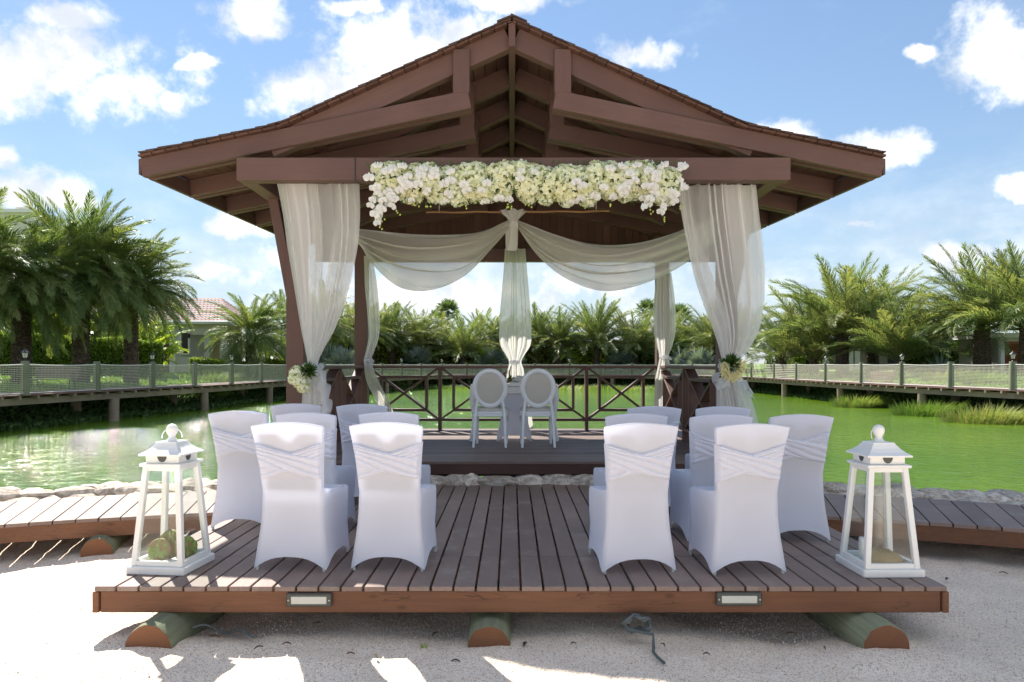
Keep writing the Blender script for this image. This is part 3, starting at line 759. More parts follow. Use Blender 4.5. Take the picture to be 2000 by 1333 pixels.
for x, y, rz, l in [
    (-1.385, 4.50, -5, 'back row, outer seat beside '+A), (-.775, 4.50, -4, 'back row, aisle seat toward '+A),
    (.785, 4.45, 5, 'back row, aisle seat toward '+B), (1.455, 4.42, 4, 'back row, outer seat beside '+B),
    (-2.115, 5.60, -1, 'middle row, outermost seat beyond '+A), (-1.535, 5.42, -4, 'middle row, centre seat toward '+A), (-.925, 5.47, -4, 'middle row, aisle seat toward '+A),
    (.905, 5.30, 4, 'middle row, aisle seat toward '+B), (1.50, 5.22, 4, 'middle row, centre seat toward '+B), (2.08, 5.22, 1, 'middle row, outermost seat beyond '+B),
    (-1.98, 6.62, 3, 'row nearest the pavilion, outer seat toward '+A), (-1.36, 6.55, 2, 'row nearest the pavilion, aisle seat toward '+A),
    (1.22, 6.20, -2, 'row nearest the pavilion, aisle seat toward '+B), (1.80, 6.17, -3, 'row nearest the pavilion, outer seat toward '+B)]:
    chair(x, y, R(rz), ('white sashed covered chair, '+l))

# ------------------------------------------------------------------ lanterns
def lantern(x, y, rz, label, inside):
    t = thing('floor_lantern', label, 'lantern', (x, y, ZD), rz); Mx = W[t.name]
    def frus(name, z0, z1, a0, a1, mat, par, th=None):
        m = MB(); m.grid([[(i*a, j*a, z) for i, j in ((-1, -1), (1, -1), (1, 1), (-1, 1))] for z, a in ((z0, a0), (z1, a1))], close_u=True)
        m.fan([(i*a0, j*a0, z0) for i, j in ((-1, 1), (1, 1), (1, -1), (-1, -1))]); m.fan([(i*a1, j*a1, z1) for i, j in ((-1, -1), (1, -1), (1, 1), (-1, 1))])
        return m.build(name, mat, par, Mx)
    link('base_plate', box_mesh(.375, .375, .048, M['white'], .006), Mx @ T(0, 0, .024), t)
    z0, z1, a0, a1 = .048, .655, .166, .118
    for i in (-1, 1):
        for j in (-1, 1):
            p, q = Vector((i*(a0-.014), j*(a0-.014), z0)), Vector((i*(a1-.014), j*(a1-.014), z1))
            link('corner_post', box_mesh((q-p).length, .034, .034, M['white'], .003), Mx @ frame(p, q, (0, 1, 0)), t)
    for s in range(4):
        S = RZ(s*math.pi/2); tl = math.atan((a0-a1)/(z1-z0))
        for z, h in ((z0+.016, .03), (z1-.014, .028)):
            a = lerp(a0, a1, (z-z0)/(z1-z0)); link('frame_rail', box_mesh(2*a-.06, .026, h, M['white'], .002), Mx @ S @ T(0, -a+.014, z), t)
        g = MB(); e = .012; g.grid([[(-(a-.03), -(a-e), z), (a-.03, -(a-e), z)] for z, a in ((z0+.03, a0-.0025), (z1-.027, a1+.002))])
        g.build('glass_pane', M['glass'], t, Mx @ S)
    link('top_plate', box_mesh(.272, .272, .018, M['white'], .004), Mx @ T(0, 0, z1+.009), t)
    zc = z1+.018; ch = .052; ca = .108
    col = link('vent_collar', box_mesh(2*ca, 2*ca, ch, M['white'], .003), Mx @ T(0, 0, zc+ch/2), t)
    for s in range(4):
        m = MB(); n = 14; m.fan([(0.03*math.cos(math.pi+math.pi*q/n)*1.05, -ca-.0015, zc+ch-.006+.038*math.sin(math.pi+math.pi*q/n)) for q in range(n+1)])
        m.build('vent_hole', M['bronze'], col, Mx @ RZ(s*math.pi/2))
    zr = zc+ch; m = MB()
    prof = [(.138, -.004), (.138, .006), (.112, .022), (.088, .044), (.070, .068), (.066, .078)]
    m.grid([[(i*a, j*a, zr+z) for i, j in ((-1, -1), (1, -1), (1, 1), (-1, 1))] for a, z in prof], close_u=True)
    m.fan([(i*.138, j*.138, zr-.004) for i, j in ((-1, 1), (1, 1), (1, -1), (-1, -1))]); m.fan([(i*.066, j*.066, zr+.078) for i, j in ((-1, -1), (1, -1), (1, 1), (-1, 1))])
    m.build('lantern_roof', M['white'], t, Mx)
    zf = zr+.078; m = MB()
    m.lathe([(.034, 0), (.034, .008), (.026, .016), (.019, .026), (.022, .036), (.032, .052), (.036, .070), (.033, .088), (.022, .102), (.006, .108)], 20)
    m.build('finial', M['white'], t, Mx @ T(0, 0, zf), True)
    m = MB(); pts = [(.058*math.cos(a), .0, .028+.055*math.sin(a)) for a in np.linspace(-.15, math.pi+.15, 18)]
    m.tube(pts, .0028, 6); m.build('ring_handle', M['white'], t, Mx @ T(.0, 0, zf) @ RZ(R(30)) @ Matrix.Rotation(R(-18), 4, 'X'), True)
    # contents rest on the lantern floor: things of their own
    if inside == 'pads':
        for k, (dx, dy, r, rot, tl) in enumerate([(-.05, -.055, .072, 10, 14), (-.02, .015, .092, -8, 10), (.095, .0, .075, 60, 12)]):
            o = thing('green_pad', ['round green pad with a brown rim lying foremost in the lantern', 'larger round green pad leaning behind the other in the lantern', 'round green pad standing edge on by the corner post of the lantern'][k], 'pad', W[t.name] @ Vector((dx, dy, .05)), rz+R(rot))
            m = MB(); n = 24; rr = random.Random(k)
            f = [(r*(1+.05*rr.uniform(-1, 1))*math.cos(2*math.pi*q/n), r*math.sin(2*math.pi*q/n)) for q in range(n)]
            m.grid([[(a*s, yy, b*s) for a, b in f] for s, yy in ((.55, -.016), (.9, -.014), (1, 0), (.9, .014), (.55, .016))], close_u=True)
            m.fan([(a*.55, -.016, b*.55) for a, b in f]); m.fan([(a*.55, .016, b*.55) for a, b in f][::-1])
            Mp = W[o.name] @ T(0, 0, r) @ Matrix.Rotation(R(-tl), 4, 'X')
            m.build('rim', M['moss'], o, Mp, True)
            l = MB()
            for q in range(26):
                a = rr.uniform(0, 6.28); rad = r*.8*math.sqrt(rr.random()); s = .018
                c = Vector((rad*math.cos(a), -.020-rr.random()*.004, rad*math.sin(a))); d1 = Vector((math.cos(a), 0, math.sin(a)))*s; d2 = Vector((-math.sin(a), 0, math.cos(a)))*s*.6
                l.fan([c-d1, c-d2*1+Vector((0, -.003, 0)), c+d1, c+d2])
            l.build('leaf_rosette', M['pad'], o, Mp)
        o = thing('pillar_candle', 'short white pillar candle behind the green pads in the lantern', 'candle', W[t.name] @ Vector((.01, .085, .05)), rz)
        m = MB(); m.lathe([(.034, 0), (.035, .01), (.035, .125), (.030, .130), (.012, .124)], 20); m.build('wax', M['white'], o, W[o.name], True)
        m = MB(); m.tube([(0, 0, .120), (.001, 0, .137)], .0015, 6); m.build('wick', M['iron'], o, W[o.name])
    else:
        o = thing('moss_bowl', 'flat brown and green moss mound on the floor of the lantern', 'moss', W[t.name] @ Vector((.02, -.03, .048)), rz)
        m = MB(); rr = random.Random(3)
        m.lathe([(.105, 0), (.112, .012), (.104, .04), (.08, .062), (.045, .076), (.01, .08)], 26); m.build('mound', M['moss'], o, W[o.name], True)
        l = []
        for q in range(900):
            a = rr.uniform(0, 6.28); rad = .104*math.sqrt(rr.random()); z = .078*(1-(rad/.118)**2)+.008; c = Vector((rad*math.cos(a), rad*math.sin(a), z))
            d1 = Vector((rr.uniform(-1, 1), rr.uniform(-1, 1), rr.uniform(-.2, 1)))*.010; d2 = Vector((rr.uniform(-1, 1), rr.uniform(-1, 1), 0))*.005
            l.append([c-d1, c-d2, c+d1, c+d2])
        link('moss_tufts', poly_soup('moss_tufts', l, M['moss']), W[o.name], o)
        o = thing('glass_tube', 'tall clear glass candle tube standing in the mossy lantern', 'candle holder', W[t.name] @ Vector((.045, .06, .048)), rz)
        m = MB(); n = 20
        m.grid([[(.032*math.cos(2*math.pi*q/n), .032*math.sin(2*math.pi*q/n), z) for q in range(n)] for z in (0, .2, .42)], close_u=True); m.build('tube', M['glass'], o, W[o.name], True)
        m = MB(); m.lathe([(.036, 0), (.036, .012), (.02, .016)], 20); m.build('foot', M['white'], o, W[o.name], True)
        o = thing('square_candle', 'small white square candle beside the moss in the lantern', 'candle', W[t.name] @ Vector((-.085, .02, .048)), rz)
        link('wax', box_mesh(.045, .045, .15, M['white'], .006), W[o.name] @ T(0, 0, .075), o)
        m = MB(); m.tube([(0, 0, .148), (.001, 0, .163)], .0015, 6); m.build('wick', M['iron'], o, W[o.name])
lantern(-2.165, 4.565, R(-6), 'white wooden floor lantern holding round green pads on the platform corner', 'pads')
lantern(2.306, 4.51, R(1), 'white wooden floor lantern holding brown moss and a glass tube on the platform corner', 'moss')

# ------------------------------------------------------------------ drapes
def curtain(name, rows, Y, folds, amp, label, mat, seed=0, nu=150, nv=70, over=1.7, group=None, Yend=None, cols=None):
    rr = random.Random(seed); ph = [rr.uniform(0, 6.28) for _ in range(6)]
    tab = [((y),)+(x0, x1) for y, x0, x1 in rows]; ya, yb = rows[0][0], rows[-1][0]
    P = []; wmax = max(r[2]-r[1] for r in rows)
    for j in range(nv+1):
        v = j/nv; y = lerp(ya, yb, v); x0, x1 = crom(tab, y); Yc = Y if Yend is None else lerp(Y, Yend, v**.8); row = []
        wide = (x1-x0)/wmax
        for i in range(nu+1):
            u = i/nu
            w = u*folds + .45*math.sin(2.1*u*math.pi+ph[0]) + .25*math.sin(5.3*u*math.pi+ph[1]+v*1.4) + .15*math.sin(v*5+ph[2]+u*3)
            a = 2*math.pi*w
            uu = u + over/(2*math.pi*folds)*math.sin(2*a*.5+ph[3])*(.75+.25*math.sin(3*u+ph[4]))*min(1, u*8, (1-u)*8)
            px = lerp(x0, x1, uu); depth = amp*(.35+.65*wide)*(math.cos(a+ph[3])*(.7+.3*math.sin(7*u+ph[5])) + .35*math.sin(a*.37+2.*v))
            p = at(px, y + (3*math.sin(a*.5)*v if v > .97 else 0), Yc); p.y += depth; row.append(p)
        P.append(row)
    m = MB(); m.grid(P)
    xs = [p.x for p in P[-1]]; t = thing(name, label, 'curtain', (sum(xs)/len(xs), Y, P[-1][0].z), 0, group)
    o = m.build('cloth', mat, t, None, True)
    if cols: return (t, P)
    return t
LC = [(358, 541, 702), (420, 553, 704), (480, 562, 700), (540, 572, 688), (600, 581, 672), (650, 589, 652), (690, 597, 630), (712, 601, 622), (722, 600, 624), (745, 593, 636), (780, 590, 640), (830, 588, 648), (868, 588, 654)]
RC = [(361, 1322, 1478), (420, 1330, 1483), (480, 1341, 1489), (540, 1354, 1492), (600, 1374, 1490), (650, 1394, 1480), (690, 1406, 1458), (712, 1410, 1440), (722, 1408, 1444), (745, 1400, 1452), (790, 1399, 1470), (830, 1398, 1480), (868, 1396, 1490)]
def fold_layer(t, rows, Y, Yend, folds, amp, seed):        # a second, bunched width of the same curtain
    tmp = curtain('fold_tmp', rows, Y, folds, amp, 'x x x x', M['sheer'], seed, 90, 70, 2.0, Yend=Yend)
    for ch in list(C.objects):
        if ch.parent == tmp:
            ch.parent = t; ch.name = 'fold'; ch.matrix_basis = W[t.name].inverted()
    bpy.data.objects.remove(tmp)
t = curtain('front_curtain', LC, 7.32, 7, .05, 'sheer white curtain gathered to the post by white hydrangeas', M['sheer'], 1, Yend=7.75)
fold_layer(t, [(y, x0+2, lerp(x0, x1, .50 if y < 712 else .8)) for y, x0, x1 in LC], 7.40, 7.80, 4, .04, 31)
fold_layer(t, [(y, lerp(x0, x1, .70-.25*max(0, min(1, (y-400)/250))), x1-2) for y, x0, x1 in LC], 7.42, 7.80, 3, .03, 33)
t = curtain('front_curtain', RC, 7.32, 7, .05, 'sheer white curtain gathered to the post by yellow roses', M['sheer'], 5, Yend=7.75)
fold_layer(t, [(y, lerp(x0, x1, .58), x1-2) for y, x0, x1 in RC], 7.40, 7.80, 4, .045, 35)
fold_layer(t, [(y, x0+1, lerp(x0, x1, .14+.30*max(0, min(1, (y-420)/270)))) for y, x0, x1 in RC], 7.42, 7.80, 3, .03, 37)
RL = [(500, 711, 727), (560, 713, 737), (620, 718, 742), (660, 720, 740), (690, 714, 730), (702, 711, 725), (712, 711, 727), (745, 716, 740), (790, 736, 762), (826, 745, 775)]
RR_ = [(533, 1283, 1311), (600, 1277, 1319), (650, 1278, 1319), (680, 1284, 1312), (696, 1288, 1306), (705, 1287, 1308), (740, 1280, 1310), (790, 1277, 1311), (832, 1276, 1313)]
RM = [(486, 986, 1026), (520, 984, 1029), (580, 979, 1034), (640, 975, 1038), (675, 977, 1036), (698, 990, 1022), (708, 994, 1018), (718, 992, 1022), (750, 986, 1028), (800, 984, 1036), (836, 984, 1042)]
curtain('rear_curtain', RL, 11.22, 5, .03, 'twisted cream drape on the rear post joined to the swag with two ends', M['sheer2'], 11, nu=70, nv=60)
curtain('rear_curtain', RR_, 11.22, 5, .03, 'cream drape tied to the rear post with a lace band behind the yellow roses', M['sheer2'], 13, nu=70, nv=60)
curtain('rear_curtain', RM, 11.22, 7, .045, 'cream drape hanging from the middle of the rear beam behind the table', M['sheer2'], 17, nu=90, nv=60)

def swag(label, top, bot, n_f, seed, mat):
    rr = random.Random(seed); P = []; nu, nv = 80, 70
    tt = [(i,)+tuple(p) for i, p in enumerate(top)]; bb = [(i,)+tuple(p) for i, p in enumerate(bot)]
    for j in range(nv+1):
        v = j/nv; row = []
        for i in range(nu+1):
            u = i/nu
            a = Vector(crom(tt, u*(len(top)-1))); b = Vector(crom(bb, u*(len(bot)-1)))
            ph = 2*math.pi*(n_f*v + .30*math.sin(u*4+v*2) + .22*math.sin(u*9+v*5))
            gath = min(1., .25+2.2*min(u, 1-u))
            vv = min(1, max(0, v + 1.7/(2*math.pi*n_f)*math.sin(ph)*min(1, v*8, (1-v)*8)))
            p = at(*(a.lerp(b, vv))); p.y += .09*gath*math.cos(ph); p.z += .012*gath*math.sin(ph*.5+u*5); row.append(p)
        P.append(row)
    m = MB(); m.grid(P); t = thing('swag_drape', label, 'drape', P[-1][nu//2])
    m.build('cloth', mat, t, None, True)
swag('cream chiffon swag sagging from the ceiling bow with a twisted end to the rear post',
     [(604, 425, 8.1), (660, 445, 8.3), (720, 452, 8.6), (800, 457, 8.9), (880, 457, 9.1), (940, 450, 9.2), (985, 432, 9.3), (1001, 425, 9.3)],
     [(640, 440, 8.15), (700, 476, 8.5), (724, 512, 9.6), (775, 557, 9.6), (840, 567, 9.5), (905, 541, 9.4), (962, 484, 9.35), (1003, 436, 9.3)], 5, 2, M['sheer2'])
swag('cream chiffon swag sagging from the ceiling bow to the front post by the yellow roses',
     [(1003, 425, 9.3), (1025, 438, 9.25), (1090, 463, 9.1), (1160, 477, 8.9), (1240, 474, 8.6), (1320, 452, 8.35), (1390, 422, 8.15), (1432, 415, 8.05)],
     [(1005, 436, 9.3), (1052, 500, 9.3), (1110, 545, 9.2), (1180, 566, 9.0), (1250, 556, 8.8), (1325, 522, 8.5), (1395, 472, 8.2), (1440, 432, 8.05)], 5, 4, M['sheer2'])
def bow():
    p = at(1002, 432, 9.27); t = thing('ceiling_bow', 'gathered cream bow knotted at the bamboo pole with a hanging loop', 'bow', p)
    rr = random.Random(1); m = MB(); n = 40
    rows = []
    for z, r in ((.13, .16), (.11, .15), (.06, .10), (.0, .05), (-.05, .065), (-.07, .03)):
        rows.append([p+Vector((r*math.cos(2*math.pi*q/n)*(1+.12*math.sin(q*1.57+z*20)), r*.6*math.sin(2*math.pi*q/n)*(1+.12*math.cos(q*1.9)), z+.014*math.sin(q*1.3))) for q in range(n)])
    m.grid(rows, close_u=True); m.build('knot', M['sheer2'], t, None, True)
    m = MB(); rows = []
    for j in range(30):
        a = j/29*math.pi; zz = -.02-.36*math.sin(a/2+math.pi/4*0)*math.sin(a) if False else -.02-.37*math.sin(a)
        xx = -.055*math.cos(a)*1.1-.03
        rows.append([p+Vector((xx*.6+.062*w*(1-.3*math.cos(a)**2), .05*math.cos(a), zz+.01*w*w)) for w in (-1, -.5, 0, .5, 1)])
    m.grid(rows); m.build('loop', M['sheer2'], t, None, True)
    q0, q1 = at(832, 415, 9.27), at(1190, 413, 9.27); b = thing('bamboo_pole', 'thin tan bamboo pole across the ceiling behind the flower garland', 'pole', (q0+q1)/2)
    m = MB(); k = 14; m.tube([q0.lerp(q1, i/k)+Vector((0, 0, .006*math.sin(i*2))) for i in range(k+1)], [.013+.002*(i % 3 == 0) for i in range(k+1)], 8); m.build('cane', M['bamboo'], b, None, True)
    # lashings up to the chords
    for i in (1, 13):
        c = q0.lerp(q1, i/14); m = MB(); m.tube([c+Vector((0, 0, -.012)), c+Vector((0, .03, .30))], .004, 5); m.build('lashing', M['rope'], b)
    q0, q1 = at(712, 313, 7.28), at(742, 304, 7.6); b = thing('bamboo_stub', 'cut tan bamboo end lying on the front beam above the strap', 'pole', (q0+q1)/2)
    m = MB(); m.tube([at(715, 314, 7.28), at(722, 312, 7.4), at(731, 310, 7.6)], .016, 8); m.build('cane', M['bamboo'], b, None, True)
bow()
def tie_bow(c, s, label, paths):
    # a gathered band round the cloth and ruffled strips of tulle: paths of (dx, dz, half width)
    t = thing('tulle_bow', label, 'bow', c); m = MB(); c = Vector(c)
    m.tube([c+Vector((s*.42*math.cos(a), s*.42*math.sin(a)*.8, .015*math.sin(3*a))) for a in np.linspace(0, 2*math.pi, 24)], [.2*s*(.8+.25*math.sin(5*a)) for a in np.linspace(0, 2*math.pi, 24)], 7)
    m.build('band', M['tulle'], t, None, True)
    for k, path in enumerate(paths):
        m = MB(); rows = []; n = 40; tab = [(i,)+p for i, p in enumerate(path)]
        for j in range(n+1):
            f = j/n; dx, dz, w = crom(tab, f*(len(path)-1)); w *= s/.2; row = []
            for q in np.linspace(-1, 1, 13):
                ruf = math.sin(f*26+k*2+q*1.3)*abs(q)**1.3
                row.append(c+Vector((dx*s/.2+w*q*(.85+.2*math.sin(f*17+k)), -.10*s/.2-.05*w/.06*math.cos(q*2.2)*.5+.035*ruf*s/.2, dz*s/.2-.25*w*abs(q)+.02*ruf*s/.2)))
            rows.append(row)
        m.grid(rows); m.build('ruffle', M['tulle'], t, None, True)
tie_bow(at(611, 718, 7.7), .20, 'white tulle bow cascading beside the white hydrangeas', [[(.02, .02, .03), (.10, -.02, .07), (.13, -.14, .06), (.15, -.27, .075), (.17, -.40, .06), (.16, -.52, .05)]])
tie_bow(at(1424, 718, 7.7), .20, 'large ruffled white tulle bow beside the yellow roses', [[(0, 0, .03), (-.10, -.03, .08), (-.14, -.13, .07), (-.10, -.22, .06), (-.04, -.10, .03)], [(.03, -.06, .03), (.10, -.12, .05), (.17, -.22, .04), (.24, -.34, .008)], [(-.02, .0, .02), (-.08, .05, .04), (-.12, .08, .02)]])
tie_bow(at(719, 704, 11.2), .12, 'small white tie on the twisted rear drape', [[(0, 0, .02), (.09, .04, .07), (.12, -.06, .06), (.06, -.12, .03)]])
tie_bow(at(1297, 698, 11.2), .13, 'lace band tie on the rear drape behind the yellow roses', [[(-.08, .02, .03), (0, .03, .06), (.08, .02, .05), (.16, -.06, .04)]])
tie_bow(at(1005, 708, 11.2), .13, 'small white tie on the middle rear drape behind the table', [[(0, 0, .02), (-.06, .05, .05), (-.10, -.03, .04)]])
# ------------------------------------------------------------------ flowers
def petal_quads(c, n, d, r, k, rr, cup=.35, wide=.62):      # k petals around direction d, each a small folded quad pair
    out = []; d = d.normalized(); a = d.orthogonal().normalized(); b = d.cross(a); ph = rr.uniform(0, 6.28)
    for q in range(k):
        t = ph+2*math.pi*q/k; e = a*math.cos(t)+b*math.sin(t); f = d.cross(e)
        m = c+e*r*.55+d*r*cup*.5; tip = c+e*r+d*r*cup*rr.uniform(.5, 1.2)
        out.append([c, m-f*r*wide*.5, tip, m+f*r*wide*.5])
    return out
def hydrangea(seed, R_=.085):
    rr = random.Random(seed); V = []
    for i in range(95):
        z = rr.uniform(-.75, 1); t = rr.uniform(0, 6.28); s = math.sqrt(1-z*z); d = Vector((s*math.cos(t), s*math.sin(t), z))
        V += petal_quads(d*R_*rr.uniform(.80, 1.05), 0, (d+Vector((rr.uniform(-.4, .4), rr.uniform(-.4, .4), rr.uniform(-.4, .4)))), .024*rr.uniform(.8, 1.25), 4, rr, .25, .95)
    return poly_soup('hydrangea_head', V, M['petal2'])
HYD = [hydrangea(i) for i in range(6)]
def orchid_mesh():
    m = MB(); rr = random.Random(2)
    def pet(ang, L, w, tilt):
        rows = []
        for j in range(6):
            f = j/5; ww = w*math.sin(math.pi*min(1, .12+.88*f))**.7*(1 if f < 1 else .05)
            rows.append([(math.cos(ang)*L*f-math.sin(ang)*ww*q, math.sin(ang)*L*f+math.cos(ang)*ww*q, .012*f*tilt-.010*q*q+.004) for q in (-1, -.5, 0, .5, 1)])
        m.grid(rows)
    for a, L, w in ((90, .042, .014), (210, .040, .014), (330, .040, .014), (172, .046, .028), (8, .046, .028)): pet(R(a), L, w, 1 if w > .02 else .3)
    m.lathe([(.008, .004), (.009, .012), (.004, .020)], 8)
    return m.me('orchid', M['petal'], True)
ORC = orchid_mesh()
def bud_mesh():
    m = MB(); m.lathe([(.001, -.010), (.007, -.006), (.0085, 0), (.006, .008), (.001, .011)], 8); return m.me('bud', M['bud'], True)
BUD = bud_mesh()
def aim(p, d, roll=0): return T(*p) @ Vector(d).to_track_quat('Z', 'Y').to_matrix().to_4x4() @ RZ(roll)
def garland():
    Yg = 7.03; t = thing('flower_garland', 'thick garland of cream hydrangeas and white orchids along the front beam', 'garland', at(1025, 357, Yg))
    rr = random.Random(12); xa, xb = at(722, 0, Yg).x, at(1332, 0, Yg).x; zc = at(0, 357, Yg).z
    m = MB(); m.tube([(lerp(xa+.06, xb-.06, i/20), Yg+.05, zc+.01*math.sin(i)) for i in range(21)], [.03]+[.10]*19+[.03], 10)
    m.build('moss_core', M['green'], t, None, True)
    n = 24
    for i in range(n):
        x = lerp(xa+.09, xb-.09, i/(n-1))
        for row in range(5):
            a = R(-75+row*42+rr.uniform(-10, 10)); s = rr.uniform(.78, 1.12)*(1 if 0 < i < n-1 else .8)
            dy, dz = -math.cos(a), math.sin(a); top = .016*math.sin(i*1.9)+.018*math.sin(i*.7+1)
            p = Vector((x+rr.uniform(-.045, .045), Yg+.05+dy*.125+rr.uniform(-.015, .015), zc+dz*.135+top))
            link('hydrangea_head', rr.choice(HYD), aim(p, (rr.uniform(-.4, .4), dy, dz), rr.uniform(0, 6)) @ Matrix.Diagonal((s, s, s*.8, 1)), t)
    for i in range(90):
        x = lerp(xa+.0, xb, rr.random()**(.9)); a = R(rr.uniform(-70, 40)); e = abs(x-(xa+xb)/2)/((xb-xa)/2)
        if rr.random() > .45+.6*e: continue
        dy, dz = -math.cos(a), math.sin(a); p = Vector((x, Yg+.05+dy*.225, zc+dz*.21)); s = rr.uniform(.95, 1.35)
        link('orchid', ORC, aim(p, (rr.uniform(-.5, .5), dy, dz*.5), rr.uniform(-.5, .5)) @ Matrix.Diagonal((s, s, s, 1)), t)
    def spray(px, py0, py1, dx, cnt):
        pts = [at(px+dx*f+6*math.sin(f*7), lerp(py0, py1, f), Yg-.12+.05*f) for f in np.linspace(0, 1, 9)]
        m = MB(); m.tube(pts, .003, 5); st = m.build('orchid_spray', M['green'], t)
        for i in range(cnt):
            f = (i+.3)/cnt; p = pts[min(8, int(f*8))].lerp(pts[min(8, int(f*8)+1)], (f*8) % 1)+Vector((rr.uniform(-.05, .05), rr.uniform(-.04, .02), rr.uniform(-.02, .02)))
            s = rr.uniform(.9, 1.2); link('orchid', ORC, aim(p, (rr.uniform(-.8, .8), -1, rr.uniform(-.5, .2)), rr.uniform(-.6, .6)) @ Matrix.Diagonal((s, s, s, 1)), st)
        for i in range(3): link('bud', BUD, T(*(pts[-1]+Vector((rr.uniform(-.02, .02), 0, -.02*i)))), st)
    spray(727, 370, 440, 12, 9); spray(752, 375, 425, -8, 8); spray(770, 385, 412, 4, 4); spray(1308, 370, 425, -18, 6); spray(1262, 385, 410, 6, 3); spray(1322, 350, 400, 6, 6)
    for px, py in ((812, 402), (836, 400), (905, 403), (987, 402), (995, 406), (1032, 401), (1146, 402), (1190, 400)):
        for q in range(3):
            p = at(px+rr.uniform(-7, 7), py+rr.uniform(-4, 5), Yg-.02); link('bud', BUD, T(*p), t)
            m = MB(); m.tube([p, p+Vector((rr.uniform(-.02, .02), .02, .06))], .0018, 4); m.build('stem', M['green'], t)
    V = []
    for i in range(260):
        x = lerp(xa, xb, rr.random()); a = R(rr.uniform(-90, 110)); c = Vector((x, Yg+.05-math.cos(a)*.19, zc+math.sin(a)*.19)); d = Vector((rr.uniform(-1, 1), -math.cos(a), math.sin(a))).normalized()*.05; f = d.orthogonal().normalized()*.008
        V.append([c, c+d*.5-f, c+d, c+d*.5+f])
    link('leaf_sprigs', poly_soup('leaf_sprigs', V, M['green']), None, t, 'stuff')
garland()
def rose(seed):
    rr = random.Random(seed); m = MB()
    for ring, (r, h, k) in enumerate(((.012, .030, 3), (.024, .032, 4), (.036, .028, 5), (.047, .020, 6))):
        for q in range(k):
            a0 = 2*math.pi*q/k+ring*.6; rows = []
            for j in range(5):
                f = j/4; rows.append([((r*(.45+.62*f))*math.cos(a0+w*1.1/k*3.2*.55), (r*(.45+.62*f))*math.sin(a0+w*1.1/k*3.2*.55), h*f*(1-.15*w*w)-.01*ring+(.004*f if abs(w) < .9 else 0)) for w in (-1, -.5, 0, .5, 1)])
            m.grid(rows)
    return m.me('rose', M['rose'], True)
ROSE = [rose(1), rose(2)]
def spiky(parent, c, r, n, seed, mat, dirv=(0, -1, .3)):
    rr = random.Random(seed); V = []; dv = Vector(dirv).normalized()
    for i in range(n):
        d = (Vector((rr.gauss(0, 1), rr.gauss(0, 1), rr.gauss(0, 1))).normalized()+dv*.8).normalized(); f = d.orthogonal().normalized(); f = Quaternion(d, rr.uniform(0, 6)) @ f; L = r*rr.uniform(.7, 1.1)
        V.append([c, c+d*L*.6-f*L*.10, c+d*L, c+d*L*.6+f*L*.10])
    link('green_leaves', poly_soup('green_leaves', V, mat), None, parent)
def bouquets():
    c = at(592, 735, 7.5); t = thing('post_bouquet', 'bouquet of white and cream hydrangeas with dark green spikes tied to the post', 'bouquet', c); rr = random.Random(3)
    for dx, dz, s in ((-.05, .03, 1.0), (-.02, -.05, .95), (.01, -.11, .8), (-.09, -.03, .7)):
        link('hydrangea_head', HYD[rr.randrange(6)], aim(c+Vector((dx, -.02, dz)), (dx*3, -1, .2), 0) @ Matrix.Diagonal((s, s, s, 1)), t)
    spiky(t, c+Vector((.05, -.03, .05)), .12, 130, 5, M['green'], (.4, -.7, .4)); spiky(t, c+Vector((.03, -.02, -.08)), .07, 25, 6, M['areca'], (.3, -.7, -.5))
    m = MB(); m.tube([c+Vector((.0, .02, 0)), c+Vector((.03, .3, .0))], .02, 6); m.build('stems', M['green'], t)
    c = at(1428, 722, 7.45); t = thing('post_bouquet', 'bouquet of pale yellow roses with dark greenery tied to the post', 'bouquet', c)
    spiky(t, c+Vector((.0, .0, .05)), .13, 150, 8, M['green'], (0, -.5, .7)); spiky(t, c+Vector((-.06, 0, -.03)), .09, 30, 9, M['green'], (-.6, -.6, -.3))
    for i, (dx, dz) in enumerate(((-.085, .03), (-.08, -.04), (.055, .04), (.085, .0), (.05, -.055), (.005, -.085), (-.045, -.075), (.10, .06))):
        s = 1.05; link('rose', ROSE[i % 2], aim(c+Vector((dx, -.07, dz)), (dx*4, -1, dz*2+.1), i) @ Matrix.Diagonal((s, s, s, 1)), t)
    m = MB(); m.tube([c, c+Vector((.0, .3, .0))], .02, 6); m.build('stems', M['green'], t)
bouquets()

